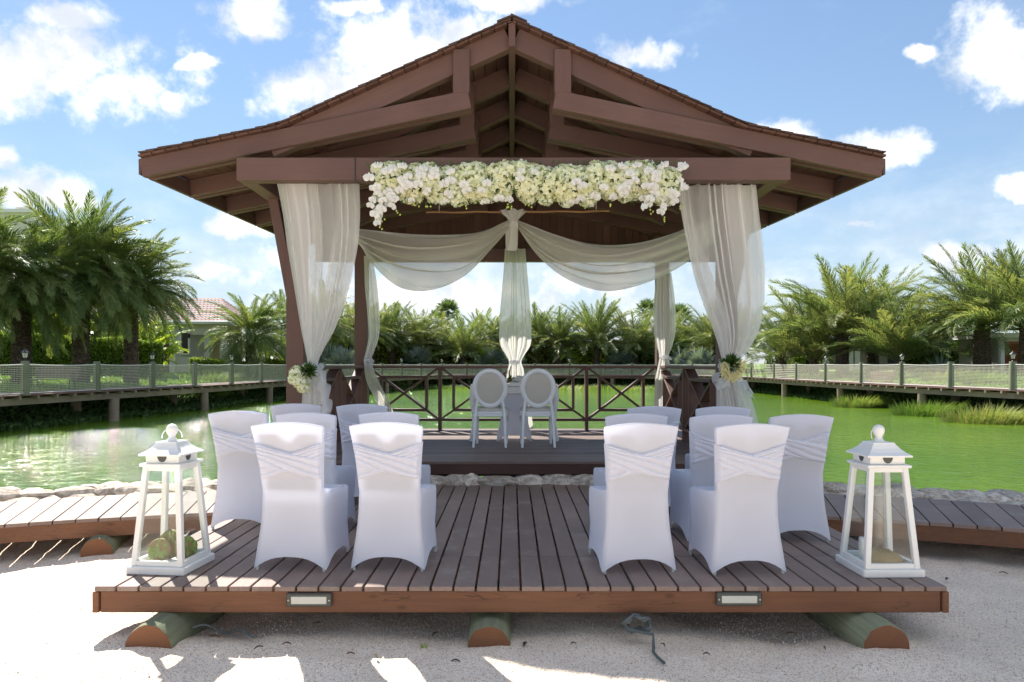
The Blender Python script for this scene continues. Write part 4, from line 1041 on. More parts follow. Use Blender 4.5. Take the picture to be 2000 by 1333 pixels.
# ------------------------------------------------------------------ sweetheart table and oval backed chairs
def oval_chair(x, y, rz, label):
    t = thing('oval_chair', label, 'chair', (x, y, ZP), rz, 'white oval backed chairs'); Mx = W[t.name]; n = 36
    # back: ring frame and a pale panel, leaning back a little; the chair faces +y
    B = Mx @ T(0, -.01, .745) @ Matrix.Rotation(R(7), 4, 'X'); rx, rz_ = .195, .225
    m = MB(); rows = []
    for q in range(n):
        a = 2*math.pi*q/n; e = Vector((math.cos(a), 0, math.sin(a))); c = Vector((rx*math.cos(a), 0, rz_*math.sin(a)))
        rows.append([c+e*u+Vector((0, v, 0)) for u, v in ((-.03, -.014), (.0, -.022), (.026, -.016), (.032, 0), (.026, .016), (0, .022), (-.03, .014))])
    m.grid(rows, close_u=True, close_v=True); m.build('back_frame', M['wplastic'], t, B, True)
    m = MB()
    for s in (-1, 1):
        rws = [[(rx*.88*k*math.cos(2*math.pi*q/n), s*(.010+.012*(1-k*k)), rz_*.90*k*math.sin(2*math.pi*q/n)) for q in range(n)] for k in (1, .8, .5, .15)]
        m.grid(rws, close_u=True); m.fan(rws[-1])
    m.build('back_panel', M['cream'], t, B, True)
    # seat
    def loop(r, z, w=.235, d=.225, p=3.2):
        return [(r*w*math.copysign(abs(math.cos(a))**(2/p), math.cos(a)), .20+r*d*math.copysign(abs(math.sin(a))**(2/p), math.sin(a)), z) for a in [2*math.pi*q/n for q in range(n)]]
    m = MB(); L = [loop(.97, .385), loop(1, .39), loop(1, .41), loop(.98, .415), loop(1, .42), loop(1, .445), loop(.96, .45)]; m.grid(L, close_u=True); m.fan(L[0][::-1]); m.fan(L[-1]); m.build('seat_rail', M['wplastic'], t, Mx, True)
    m = MB(); L = [loop(.93, .445), loop(.95, .465), loop(.93, .485), loop(.8, .497), loop(.3, .502)]; m.grid(L, close_u=True); m.fan(L[-1]); m.build('seat_cushion', M['cream'], t, Mx, True)
    for s in (-1, 1):
        m = MB(); m.lathe([(.014, 0), (.017, .03), (.015, .045), (.019, .06), (.021, .18), (.024, .29), (.020, .30), (.028, .315), (.028, .33), (.022, .338), (.027, .345), (.027, .40)], 14, (s*.195, .385, 0)); m.build('front_leg', M['wplastic'], t, Mx, True)
        m = MB(); m.tube([(s*.205, -.085, 0), (s*.196, -.05, .14), (s*.190, -.015, .30), (s*.185, .0, .42), (s*.165, -.005, .56), (s*.15, -.012, .62)], [.016, .018, .021, .022, .019, .014], 10); m.build('rear_leg', M['wplastic'], t, Mx, True)
oval_chair(at(957, 0, 9.10).x, 9.10, R(-2), 'white oval backed chair at the table, on the side of the green pad lantern')
oval_chair(at(1051, 0, 9.10).x, 9.10, R(2), 'white oval backed chair at the table, on the side of the brown moss lantern')
def table():
    c = (.03, 9.98); t = thing('sweetheart_table', 'white table with stretch cover behind the two oval backed chairs', 'table', (c[0], c[1], ZP)); Mx = W[t.name]
    link('table_top', box_mesh(1.19, .56, .03, M['wplastic'], .008), Mx @ T(0, 0, .765), t)
    link('apron', box_mesh(1.12, .5, .10, M['white'], .006), Mx @ T(0, 0, .70), t)
    for s in (-1, 1):
        m = MB()
        for fy in (-.22, .22):
            m.tube([(s*.565, fy, 0), (s*.585, fy, .02), (s*.575, fy, .10), (s*.545, fy, .25), (s*.55, fy, .42), (s*.572, fy, .58), (s*.56, fy, .74)], [.022, .030, .022, .026, .030, .038, .04], 10)
        m.build('curved_leg', M['wplastic'], t, Mx, True)
    # stretch covered pedestal: waisted, flaring to four feet
    m = MB(); K = 10; rows = []
    for z, a, ar in ((0, .235, .09), (.03, .23, .085), (.10, .215, .06), (.22, .195, .02), (.36, .185, 0), (.5, .19, 0), (.65, .2, 0)):
        r = []
        for s in range(4):
            cs = [(-a, -a), (a, -a), (a, a), (-a, a)]; p, q = cs[s], cs[(s+1) % 4]
            for i in range(K):
                f = i/K; e = abs(2*f-1); r.append((lerp(p[0], q[0], f), lerp(p[1], q[1], f), z+ar*(1-e**2.4)))
        rows.append(r)
    m.grid(rows, close_u=True); m.build('pedestal_cover', M['cover'], t, Mx, True)
    zt = ZP+.78; p = Vector((at(1003, 0, 9.8).x, 9.83, zt)); d = thing('centrepiece', 'driftwood and orchid centrepiece on the white table', 'centrepiece', p); rr = random.Random(8)
    m = MB(); m.tube([p+Vector((-.10, 0, .02)), p+Vector((-.03, .02, .06)), p+Vector((.05, 0, .045)), p+Vector((.14, .02, .10))], [.014, .022, .018, .008], 8); m.tube([p+Vector((-.05, 0, .03)), p+Vector((-.06, .03, .16)), p+Vector((-.03, .03, .25))], [.016, .012, .005], 7); m.build('driftwood', M['bamboo'], d, None, True)
    spiky(d, p+Vector((-.04, -.04, .06)), .07, 40, 4, M['green'], (0, -.4, .7))
    for i in range(5): link('orchid', ORC, aim(p+Vector((.02+.03*i, -.05, .06+.01*i)), (rr.uniform(-.5, .5), -1, .5), i), d)
    m = MB(); m.lathe([(.07, 0), (.075, .012), (.06, .022)], 20, p+Vector((.02, -.02, 0))); m.build('dish', M['white'], d, None, True)
table()

# ------------------------------------------------------------------ small things on the sand
def cables():
    t = thing('cable_coil', 'grey cable coiled under the platform edge with a loose tail on the sand', 'cable', (.75, 4.02, .02)); rr = random.Random(2); m = MB(); pts = []
    for i in range(70):
        a = i*.42; r = .055+.012*math.sin(i*.9); pts.append(Vector((.715+r*1.25*math.cos(a), 4.10+.03*math.sin(i*1.7), .115+r*.75*math.sin(a))))
    pts += [Vector((.80, 4.06, .07)), Vector((.79, 4.0, .025)), Vector((.775, 3.93, .022)), Vector((.785, 3.86, .022)), Vector((.805, 3.79, .020))]
    m.tube(pts, .0085, 6); m.build('cord', M['cable'], t, None, True)
    t = thing('cable_loop', 'loose grey cable loop beside the log with the bright orange end', 'cable', (-1.6, 4.12, .05)); m = MB()
    m.tube([Vector((-1.85+.03*i, 4.15+.08*math.sin(i*.3), .075-.045*math.sin(i*.22)+.02*math.sin(i*.9))) for i in range(14)], .006, 6); m.build('cord', M['cable'], t, None, True)
cables()
def litter():
    rr = random.Random(21); from mathutils import noise as mn
    spots = [(850, 1243), (505, 1276), (1025, 1262), (735, 1290), (685, 1286), (560, 1268), (1120, 1265), (1295, 1270), (1610, 1275), (1545, 1245), (1960, 1125), (620, 1228), (1380, 1285), (890, 1300), (1670, 1240), (1850, 1138), (420, 1255)]
    for i, (px, py) in enumerate(spots):
        Y = EYE*F/(py-HY); p = at(px, py, Y); p.z = .02+.03*mn.noise(Vector((p.x*1.1, p.y*1.1, 0))); a = rr.uniform(0, 6.28); L = rr.uniform(.018, .038)
        m = MB(); rows = []
        for j in range(6):
            f = j/5; w = L*.32*math.sin(math.pi*min(.97, .06+f*.9)); rows.append([(L*(f*2-1), w*q, .010*math.sin(f*3)+.006*abs(q)) for q in (-1, 0, 1)])
        m.grid(rows); m.build('dry_leaf', M['leaflit'], None, T(*p) @ RZ(a))
        o = C.objects[-1]; tag(o, 'small dry brown leaf lying on the pale coral sand', 'leaf', 'dry leaves scattered on the sand')
    c = at(828, 1266, EYE*F/(1266-HY)); c.z = .0; t = thing('grass_sprig', 'tiny green grass sprig growing in the sand before the log', 'grass', c); V = []
    for i in range(18):
        d = Vector((rr.uniform(-.4, .4), rr.uniform(-.3, .3), 1)).normalized()*.035; b = c+Vector((rr.uniform(-.02, .02), rr.uniform(-.01, .01), 0)); f = Vector((.0015, 0, 0)); V.append([b-f, b+f, b+d+f*.2, b+d-f*.2])
    link('blades', poly_soup('blades', V, M['areca']), None, t)
    # loose coral grains
    n = 26000; X = rng.uniform(-3.6, 3.6, n); Y = 3.25+rng.random(n)**1.3*1.6; keep = np.abs(X) < Y*.8; X, Y = X[keep], Y[keep]; n = len(X); s = rng.uniform(.0018, .0042, n)
    s = np.where(rng.random(n) < .01, s*2.0, s)
    Z = np.array([.03*mn.noise(Vector((x*1.1, y*1.1, 0)))+.016*mn.noise(Vector((x*4, y*4, 3)))+.007*mn.noise(Vector((x*11, y*11, 7))) for x, y in zip(X, Y)])
    for lx in (-2.12, -.13, 2.12): Z += .03*np.exp(-((X-lx)/.28)**2-((Y-3.95)/.3)**2)
    tet = np.array([[1, 0, -.5], [-.5, .87, -.5], [-.5, -.87, -.5], [0, 0, .9]]); fc = [(0, 1, 3), (1, 2, 3), (2, 0, 3)]
    ang = rng.uniform(0, 6.28, n); ca, sa = np.cos(ang), np.sin(ang); tri = []
    for f in fc:
        v = tet[list(f)][None].repeat(n, 0)*s[:, None, None]; x = v[..., 0]*ca[:, None]-v[..., 1]*sa[:, None]; y = v[..., 0]*sa[:, None]+v[..., 1]*ca[:, None]
        tri.append(np.stack([x+X[:, None], y+Y[:, None], v[..., 2]+Z[:, None]+s[:, None]*.3], -1))
    o = link('coral_grains', poly_soup('coral_grains', np.concatenate(tri), M['grain']), kind='stuff'); tag(o, 'loose pale coral grains scattered over the sand before the platform', 'gravel')
M['grain'] = leafmat('coral_grain', [(.30, .24, .19), (.52, .44, .36), (.62, .55, .47), (.70, .66, .6), (.56, .46, .38)], .02, .9, False)
litter()
# ------------------------------------------------------------------ boardwalk round the pond
ZB = .70
def boardwalk():
    t = thing('pond_boardwalk', 'long curved timber boardwalk on piles running round the pond', 'boardwalk', RAIL[18]+Vector((0, 0, ZB)))
    n = len(RAIL); m = MB(); WD = 2.0
    for i in range(n-1):            # planks laid across, one run between two posts
        L = (RAIL[i+1]-RAIL[i]).length; k = max(4, int(L/.145)); a, b = RAIL[i], RAIL[i+1]; na, nb = nrm(i), nrm(i+1)
        for q in range(k):
            f0, f1 = (q+.03)/k, (q+.97)/k; p0, p1 = a.lerp(b, f0)-na.lerp(nb, f0)*.10, a.lerp(b, f1)-na.lerp(nb, f1)*.10; z = ZB+random.uniform(-.004, .004); o0, o1 = na.lerp(nb, f0)*(WD+.1), na.lerp(nb, f1)*(WD+.1)
            v = [p0, p1, p1+o1, p0+o0]; c = len(m.v); m.v += [(p.x, p.y, z-.03) for p in v]+[(p.x, p.y, z) for p in v]; m.f += [tuple(c+e for e in f) for f in ((4, 5, 6, 7), (0, 1, 5, 4), (2, 3, 7, 6), (3, 2, 1, 0), (1, 2, 6, 5), (3, 0, 4, 7))]
    m.build('plank_run', M['walk'], t, kind='stuff')
    for i in range(n-1):
        a, b = RAIL[i], RAIL[i+1]; na = nrm(i)
        for off in (.10, 1.7):
            board('bearer', a+nrm(i)*off+Vector((0, 0, ZB-.20)), b+nrm(i+1)*off+Vector((0, 0, ZB-.20)), .10, .20, M['grey'], t, bev=0)
        L = (b-a).length; k = int(L/.62)
        for q in range(k):
            p = a.lerp(b, (q+.5)/k); board('joist_end', p-na*.13+Vector((0, 0, ZB-.08)), p+na*.32+Vector((0, 0, ZB-.08)), .07, .09, M['grey'], t, bev=0)
        for off in (.15, 1.65) if i % 2 == 0 else ():
            p = a.lerp(b, .35)+na*off; mm = MB(); lean = Vector((random.uniform(-.05, .05), random.uniform(-.03, .03), 0))
            mm.tube([p+Vector((0, 0, -1.2)), p+lean+Vector((0, 0, ZB-.29))], .17, 12); mm.build('pile', M['grey'], t, None, True)
    f = thing('net_fence', 'rope and net fence on rough green posts along the boardwalk edge', 'fence', RAIL[18]+Vector((0, 0, ZB)))
    pm = MB(); pm.lathe([(.115, 0), (.112, .5), (.112, 1.0), (.104, 1.02)], 12); pm = pm.me('fence_post', M['gpost'], True)
    for i, p in enumerate(RAIL): link('post', pm, T(p.x, p.y, ZB-.02) @ RZ(i), f)
    for i in range(n-1):
        a, b = RAIL[i], RAIL[i+1]; d = (b-a); L = d.length; u = d/L; nn = nrm(i)*.125*-1
        def sag(s): return -.035*4*s*(1-s)
        m = MB(); m.tube([a+d*s+nn*.3+Vector((0, 0, ZB+.90+sag(s))) for s in np.linspace(0, 1, 9)], .013, 5, False); m.tube([a+d*s+nn*.3+Vector((0, 0, ZB+.05)) for s in (0, .5, 1)], .012, 5, False)
        m.build('rope', M['rope'], f, None, True)
        V = []; far = (a.y > 44); sp = .055 if not far else .11; w = .0055 if not far else .011
        for s in np.arange(.12, L-.1, sp):
            q = a+u*s+nn*.3; zt = ZB+.90+sag(s/L); V.append([q-u*w+Vector((0, 0, ZB+.05)), q+u*w+Vector((0, 0, ZB+.05)), q+u*w+Vector((0, 0, zt)), q-u*w+Vector((0, 0, zt))])
        for z in np.arange(.05+sp, .88, sp):
            segs = np.linspace(0.04, .96, 7)
            for s0, s1 in zip(segs[:-1], segs[1:]):
                k = z/.9; p0, p1 = a+d*s0+nn*.3+Vector((0, 0, ZB+z+sag(s0)*k)), a+d*s1+nn*.3+Vector((0, 0, ZB+z+sag(s1)*k)); h = Vector((0, 0, w)); V.append([p0-h, p1-h, p1+h, p0+h])
        link('net', poly_soup('net', V, M['net']), None, f)
boardwalk()
def post_lamps():
    def make(p, label):
        t = thing('post_lamp', label, 'lamp', p, 0, 'black lamps on the fence posts'); m = MB()
        m.lathe([(.055, 0), (.055, .012), (.02, .03), (.016, .07), (.03, .085), (.05, .10)], 12); m.build('lamp_base', M['iron'], t, T(*p), True)
        m = MB(); rows = [[(r*math.cos(math.pi/3*q), r*math.sin(math.pi/3*q), z) for q in range(6)] for z, r in ((.10, .062), (.245, .09))]; m.grid(rows, close_u=True); m.build('lamp_glass', M['lens'], t, T(*p))
        m = MB()
        for q in range(6): m.tube([Vector((.064*math.cos(math.pi/3*q), .064*math.sin(math.pi/3*q), .10)), Vector((.093*math.cos(math.pi/3*q), .093*math.sin(math.pi/3*q), .245))], .006, 4)
        m.build('lamp_bars', M['iron'], t, T(*p))
        m = MB(); m.lathe([(.115, .243), (.115, .252), (.07, .29), (.035, .32), (.03, .335), (.012, .345), (.016, .365), (.003, .385)], 12); m.build('lamp_cap', M['iron'], t, T(*p), True)
    for i, l in ((3, 'black lantern on the fence post beside the slatted bench'), (5, 'black lantern on the fence post before the red brown house door'), (7, 'black lantern on the fence post before the low clipped hedge and date palm'),
                 (28, 'black lantern on the fence post before the clump of date palms'), (30, 'black lantern on the fence post before the pale bungalow column'), (32, 'black lantern on the fence post beside the silver agave'),
                 (26, 'black lantern on the fence post behind the curtain with yellow roses'), (22, 'black lantern on a far fence post beyond the water'), (15, 'black lantern on a far fence post beyond the water'), (13, 'black lantern on a far fence post beyond the water'), (19, 'black lantern on a far fence post beyond the water')):
        make(RAIL[i]+Vector((0, 0, ZB+.998)), l)
post_lamps()

# ------------------------------------------------------------------ palms
def frond_mesh(L, droop, seed, mat, nleaf=64, wleaf=.030, lmax=.52, stem=.16, vee=.5):
    rr = random.Random(seed); pts = []; p = Vector((0, 0, 0)); N = 16; ds = L/N; side = rr.uniform(-.25, .25)
    for i in range(N+1):
        s = i/N; e = -R(droop)*s**1.6; pts.append((p.copy(), e)); p = p + Vector((math.cos(e)*ds, side*s*ds, math.sin(e)*ds))
    tri, quad = [], []
    def P(s):
        f = min(N-1e-6, s*N); i = int(f); a, b = pts[i], pts[i+1]; return a[0].lerp(b[0], f-i), lerp(a[1], b[1], f-i)
    for i in range(N):               # stalk
        a, b = pts[i][0], pts[i+1][0]; w0, w1 = .028*(1-i/N)+.005, .028*(1-(i+1)/N)+.005
        quad.append([a+Vector((0, -w0, 0)), a+Vector((0, w0, 0)), b+Vector((0, w1, 0)), b+Vector((0, -w1, 0))])
        quad.append([a+Vector((0, 0, -w0*.6)), a+Vector((0, 0, w0*.6)), b+Vector((0, 0, w1*.6)), b+Vector((0, 0, -w1*.6))])
    for k in range(nleaf):
        s = stem+(1-stem)*(k+rr.random()*.6)/nleaf
        c, e = P(s); fwd = Vector((math.cos(e), 0, math.sin(e))); up = Vector((-math.sin(e), 0, math.cos(e))); lat = Vector((0, 1, 0))
        ll = lmax*(math.sin(math.pi*min(.93, .22+.72*s))**.8)*(1 if s < .93 else .8)*rr.uniform(.85, 1.12)
        for sd in (-1, 1):
            fa = R(rr.uniform(38, 56))-R(18)*s; va = vee*R(rr.uniform(0, 60))
            d = (fwd*math.cos(fa)+(lat*sd*math.cos(va)+up*math.sin(va))*math.sin(fa)).normalized()
            mid = c+d*ll*.55; tip = c+d*ll+Vector((0, 0, -.22*ll*rr.uniform(.4, 1.3))); wv = (d.cross(up)).normalized()*wleaf*.5; wv = (Quaternion(d, rr.uniform(-.7, .7)) @ wv)
            quad.append([c-wv*.4, c+wv*.4, mid+wv, mid-wv]); quad.append([mid-wv, mid+wv, tip+wv*.12, tip-wv*.12])
    return poly_soup('frond', quad, mat)
FR = {}
for key, mat, nl, wl in (('near', M['frond'], 110, .021), ('far', M['frond2'], 70, .023)):
    FR[key] = [frond_mesh(3.0, d, 10*i+len(key), mat, nl, wl, .56, .16, .85) for i, d in enumerate((22, 38, 55, 72, 92, 112))]
FR['areca'] = [frond_mesh(1.5, d, 70+i, M['areca'], 24, .05, .42, .2, .3) for i, d in enumerate((40, 70, 100))]
def trunk_mesh(h, r, seed):
    rr = random.Random(seed); m = MB(); n = 18; k = max(8, int(h/.045)); rows = []
    for j in range(k+1):
        z = h*j/k; row = []
        for q in range(n):
            a = 2*math.pi*q/n; c = (j*.5+q*1.0) % 2; saw = .5+.5*math.sin(a*7+j*2.4); s2 = (j % 3)/3
            rad = r*(1.12-.15*j/k)*(1+.16*saw*s2+.06*rr.uniform(-1, 1)); row.append((rad*math.cos(a), rad*math.sin(a), z+.02*rr.uniform(-1, 1)))
        rows.append(row)
    m.grid(rows, close_u=True); m.fan(rows[-1]); return m.me('trunk', M['trunk'], False)
TR = {}
def date_palm(px, Y, base_off, trunk, size, n, label, key='near', wind=.35, seed=0, low=-35, group='date palms in the garden round the pond', lean=0, rt=.27, vase=False):
    x = (px-1000)*Y/F; z = gz(x, Y)+base_off; t = thing('date_palm', label, 'palm tree', (x, Y, z), 0, group); rr = random.Random(seed*7+3)
    kk = (round(trunk, 1), round(rt, 2), seed % 3)
    if kk not in TR: TR[kk] = trunk_mesh(trunk+.5, rt, seed)
    o = link('trunk', TR[kk], T(x, Y, z-.3), t)
    c = Vector((x, Y, z+trunk+.1)); ga = 2.39996
    for i in range(n):
        f = (i+.5)/n; el = lerp(84, low, f**.85)+rr.uniform(-9, 9); az = i*ga+rr.uniform(-.25, .25)
        # the trade wind pushes the crown towards +x
        d = Vector((math.cos(az)*math.cos(R(el)), math.sin(az)*math.cos(R(el)), math.sin(R(el)))) + Vector((wind, 0, 0)); d.normalize()
        az, el = math.atan2(d.y, d.x), math.degrees(math.asin(d.z))
        cand = 0 if el > 70 else 1 if el > 55 else 2 if el > 30 else 3 if el > -5 else 2
        cand = max(0, min(5, cand+rr.choice((-1, 0, 0, 1))-(1 if key == 'far' else 0)))
        if vase: cand = max(0, min(3, (0 if el > 62 else 1 if el > 38 else 2)+rr.choice((0, 0, 1))))
        s = size/3.0*rr.uniform(.88, 1.1)*(.8 if el > 75 else 1)
        Mx = T(*(c+Vector((.12*math.cos(az), .12*math.sin(az), -.25*f)))) @ RZ(az) @ Matrix.Rotation(R(-el), 4, 'Y') @ Matrix.Rotation(rr.uniform(-.35, .35), 4, 'X') @ Matrix.Diagonal((s, s, s, 1))
        link('frond', FR[key][cand], Mx, t)
    return t
# the wind-swept group behind the bench
date_palm(42, 27.5, 0, 3.7, 3.0, 96, 'date palm with a grey boot trunk standing just before the slatted bench end', wind=.28, seed=1, low=-38, rt=.31)
date_palm(158, 30, 0, 4.7, 3.5, 110, 'tallest date palm with a wind swept crown behind the slatted bench', wind=.32, seed=2, low=-38, rt=.30)
date_palm(256, 31.5, 0, 4.2, 2.8, 92, 'date palm with a crown swept toward the tiled house', wind=.34, seed=3, low=-38, rt=.27)
date_palm(-75, 26, 0, 4.0, 3.4, 70, 'date palm at the outer end of the bench hedge', wind=.3, seed=4, low=-38, rt=.3)
date_palm(489, 43, 0, 2.6, 2.9, 80, 'rounded date palm before the tiled house porch', wind=.15, seed=5, low=-38)
date_palm(556, 50, 0, 3.3, 3.2, 46, 'date palm rising behind the front post wrapped in hydrangeas', wind=.2, seed=6)
date_palm(628, 54, 0, 3.8, 3.4, 50, 'tall date palm seen through the sheer curtain by the hydrangeas', 'far', wind=.15, seed=7)
date_palm(690, 58, 0, 3.6, 3.2, 46, 'date palm beside the rear post with the twisted drape', 'far', wind=.15, seed=8)
fg = 'date palms in the row beyond the far boardwalk'
for i, (px, Y, tr, sz, n) in enumerate([(765, 66, 2.1, 4.1, 60), (820, 69, 2.2, 3.7, 50), (905, 67, 1.3, 3.9, 52), (945, 72, 2.0, 3.8, 44), (985, 70, 1.7, 3.6, 46), (1050, 70, 2.3, 3.8, 52), (1092, 68, 2.2, 3.6, 50),
        (1165, 66.5, 2.2, 4.4, 64), (1240, 67, 1.5, 4.2, 56), (1300, 69, 1.9, 3.7, 50), (1345, 70, 1.6, 3.5, 46), (1392, 64, 1.8, 3.9, 56), (725, 64, 2.4, 3.7, 46), (860, 74, 1.8, 3.5, 40), (1440, 62, 2.0, 3.7, 50), (655, 62, 2.2, 3.6, 46), (600, 60, 2.6, 3.8, 46)]):
    place = ('seen past the hydrangea post' if px < 700 else 'seen between twisted drape and oval chairs' if px < 900 else 'seen behind the oval chairs' if px < 1060 else 'seen between table and lace band drape' if px < 1270 else 'seen between lace band drape and rose curtain')
    look = 'large' if sz > 4 else 'tall' if tr > 2.15 else 'short' if tr < 1.75 else 'bushy'
    date_palm(px, Y, 0, tr+.2, sz*1.12, n+8, look+' date palm in the far row, '+place, 'far', wind=.10, vase=True, seed=20+i, low=8, group=fg)
date_palm(1528, 50, 0, 1.5, 3.7, 60, 'low date palm nearest the curtain with yellow roses', 'far', wind=.12, vase=True, seed=40, low=12)
date_palm(1590, 47, 0, 1.2, 5.4, 46, 'trunkless clump of upright date palm fronds by the boardwalk', 'far', wind=.10, vase=True, seed=41, low=28)
date_palm(1645, 45.5, 0, 2.7, 5.3, 62, 'tall date palm with a dark stout trunk beside the pale bungalow column', 'far', wind=.06, vase=True, seed=42, low=14, rt=.36)
date_palm(1704, 48, 0, 2.6, 5.3, 50, 'date palm with a dark trunk under the bungalow eaves', 'far', wind=.05, vase=True, seed=43, low=14, rt=.38)
date_palm(1757, 41, 0, .9, 4.3, 54, 'short vase shaped date palm with tan lower fronds before the clipped hedge', 'far', wind=.02, vase=True, seed=44, low=20, rt=.25)
date_palm(1918, 38.5, 0, 2.6, 4.8, 64, 'date palm with a thick dark trunk beside the silver agave', 'far', wind=-.05, vase=True, seed=45, low=5, rt=.38)
date_palm(2005, 36, 0, 2.4, 4.9, 54, 'leafy date palm overhanging the orange shutters', 'far', wind=-.1, vase=True, seed=46, low=8, rt=.3)
date_palm(1840, 52, 0, 1.8, 3.6, 50, 'date palm behind the white bungalow roof', 'far', wind=0, vase=True, seed=47, low=10)

def fan_leaf(mat, seed, k=22, L=.8):
    rr = random.Random(seed); V = []; c = Vector((.75, 0, 0))
    V.append([Vector((0, -.018, 0)), Vector((0, .018, 0)), c+Vector((0, .01, 0)), c-Vector((0, .01, 0))])
    for q in range(k):
        a = lerp(-2.3, 2.3, q/(k-1)); d = Vector((math.cos(a), math.sin(a), .22*math.cos(a*2)+rr.uniform(-.08, .08))).normalized(); f = Vector((-math.sin(a), math.cos(a), rr.uniform(-.2, .2)))*.045*L/.8; l = L*rr.uniform(.85, 1.05)*(1-.12*abs(a)/2.3)
        V.append([c, c+d*l*.6-f, c+d*l+Vector((0, 0, -.06)), c+d*l*.6+f])
    return poly_soup('fan_leaf', V, mat)
FAN = [fan_leaf(M['fan'], i) for i in range(2)]; BLU = [fan_leaf(M['blue'], 5+i) for i in range(2)]
def fan_palm(px, Y, trunk, size, n, label, leaves, seed, group, rt=.14):
    x = (px-1000)*Y/F; z = gz(x, Y); t = thing('fan_palm', label, 'palm tree', (x, Y, z), 0, group); rr = random.Random(seed)
    kk = ('f', round(trunk, 1)); 
    if kk not in TR: TR[kk] = trunk_mesh(trunk+.4, rt, seed)
    link('trunk', TR[kk], T(x, Y, z-.3), t)
    for i in range(n):
        f = (i+.5)/n; el = lerp(80, -35, f); az = i*2.4; s = size*rr.uniform(.85, 1.1)
        link('fan_leaf', leaves[i % 2], T(x, Y, z+trunk) @ RZ(az) @ Matrix.Rotation(R(-el), 4, 'Y') @ Matrix.Rotation(rr.uniform(-.4, .4), 4, 'X') @ Matrix.Diagonal((s, s, s, 1)), t)
fan_palm(875, 78, 5.7, 1.15, 26, 'tall fan palm rising over the far row with two heads near it', FAN, 1, 'fan palms over the far row')
fan_palm(855, 80, 4.9, 1.0, 22, 'lower fan palm head beside the tall one over the far row', FAN, 2, 'fan palms over the far row')
fan_palm(1263, 78, 5.9, 1.05, 24, 'fan palm rising beside the rear drape with the lace band', FAN, 3, 'fan palms over the far row')
fan_palm(1326, 78, 5.2, 1.15, 26, 'fan palm over the far row between the rear drape and the rose curtain', FAN, 4, 'fan palms over the far row')
for i, (px, Y) in enumerate([(640, 52), (672, 50), (815, 65), (960, 66), (1000, 66), (1215, 65.5), (1335, 62), (1365, 60)]): fan_palm(px, Y, .7, 1.25, 18, 'silver blue fan palm low behind the boardwalk, '+('seen past the hydrangea post' if px < 700 else 'seen past the twisted drape' if px < 900 else 'seen behind the oval backed chairs' if px < 1100 else 'seen past the lace band drape'), BLU, 30+i, 'silver fan palms behind the boardwalk', .12)

# ------------------------------------------------------------------ hedges, shrubs, ground cover
def leaf_quads(P, N, s, jit=.8):
    n = len(P); d = rng.normal(size=(n, 3)); d /= np.linalg.norm(d, axis=1)[:, None]; d = d*jit+N*.5; d /= np.linalg.norm(d, axis=1)[:, None]
    r = rng.normal(size=(n, 3)); b = np.cross(d, r); b /= np.linalg.norm(b, axis=1)[:, None]; s = s*rng.uniform(.7, 1.3, n); d = d*s[:, None]; b = b*(s*.42)[:, None]
    return np.stack([P-d*.5, P+b*.6, P+d*.7, P-b*.6], 1)
def hedge(a, b, wd, h, label, n, mat, ls=.12, group='clipped hedges in the garden'):
    a, b = Vector(a), Vector(b); d = b-a; L = d.length; u = d/L; v = Vector((-u.y, u.x, 0)); za, zb = gz(a.x, a.y), gz(b.x, b.y)
    t = thing('hedge', label, 'hedge', ((a.x+b.x)/2, (a.y+b.y)/2, (za+zb)/2), 0, group); m = MB(); rows = []
    for i in range(int(L/.4)+2):
        f = i/(int(L/.4)+1); c = a.lerp(b, f); z = lerp(za, zb, f); e = min(1, .55+f*6, .55+(1-f)*6); rows.append([c+v*q*wd*.42*e+Vector((0, 0, z+k*h*(.9+.04*math.sin(i*1.3)))) for q, k in ((-1, -.1), (-1.04, .5), (-.85, .97), (.85, .97), (1.04, .5), (1, -.1))])
    m.grid(rows); m.fan(rows[0]); m.fan(rows[-1][::-1]); m.build('branch_core', M['core'], t)
    s = rng.random(n); q = rng.random(n); P = np.zeros((n, 3)); Nn = np.zeros((n, 3)); f3 = lambda w: np.array([w.x, w.y, w.z])
    side = rng.random(n); ww = wd*.5; zz = za+(zb-za)*s
    top = side < .34; fr = (side >= .34)
    off = np.where(top, (q*2-1)*ww, np.where(side < .8, -1, 1)*ww*np.sign(v.y if abs(v.y) > .1 else 1)); hh = np.where(top, h*(.97+.05*np.sin(s*L*2.1)), h*q)+rng.normal(size=n)*.045
    P += f3(a)[None]+f3(d)[None]*s[:, None]+f3(v)[None]*(off+rng.normal(size=n)*.05)[:, None]; P[:, 2] = zz+hh
    Nn[:, 2] = np.where(top, 1, .3); Nn += f3(v)[None]*np.where(top, 0, np.sign(off))[:, None]
    link('foliage', poly_soup('foliage', leaf_quads(P, Nn, ls), mat), None, t)
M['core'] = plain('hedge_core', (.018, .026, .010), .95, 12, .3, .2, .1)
def hp(px, Y): return ((px-1000)*Y/F, Y, 0)
hedge(hp(-90, 33.0), hp(318, 36.5), 1.5, 1.85, 'tall clipped hedge with reddish tips behind the slatted bench', 26000, M['hedge'], .13)
hedge(hp(372, 41.0), hp(480, 42), 1.2, 1.0, 'low clipped hedge beside the tiled house porch', 7000, M['hedge'], .12)
hedge(hp(500, 43.5), hp(600, 46), 1.3, 1.1, 'low clipped hedge beneath the rounded date palm', 7000, M['hedge'], .12)
hedge(hp(1760, 46), hp(2000, 43), 1.4, 1.75, 'bright clipped hedge before the white bungalow beside the agave', 15000, M['hedge2'] if 'hedge2' in M else M['hedge'], .12)
hedge(hp(1500, 55), hp(1580, 53), 1.4, 1.4, 'clipped hedge behind the low palm near the rose curtain', 5000, M['hedge'], .13)
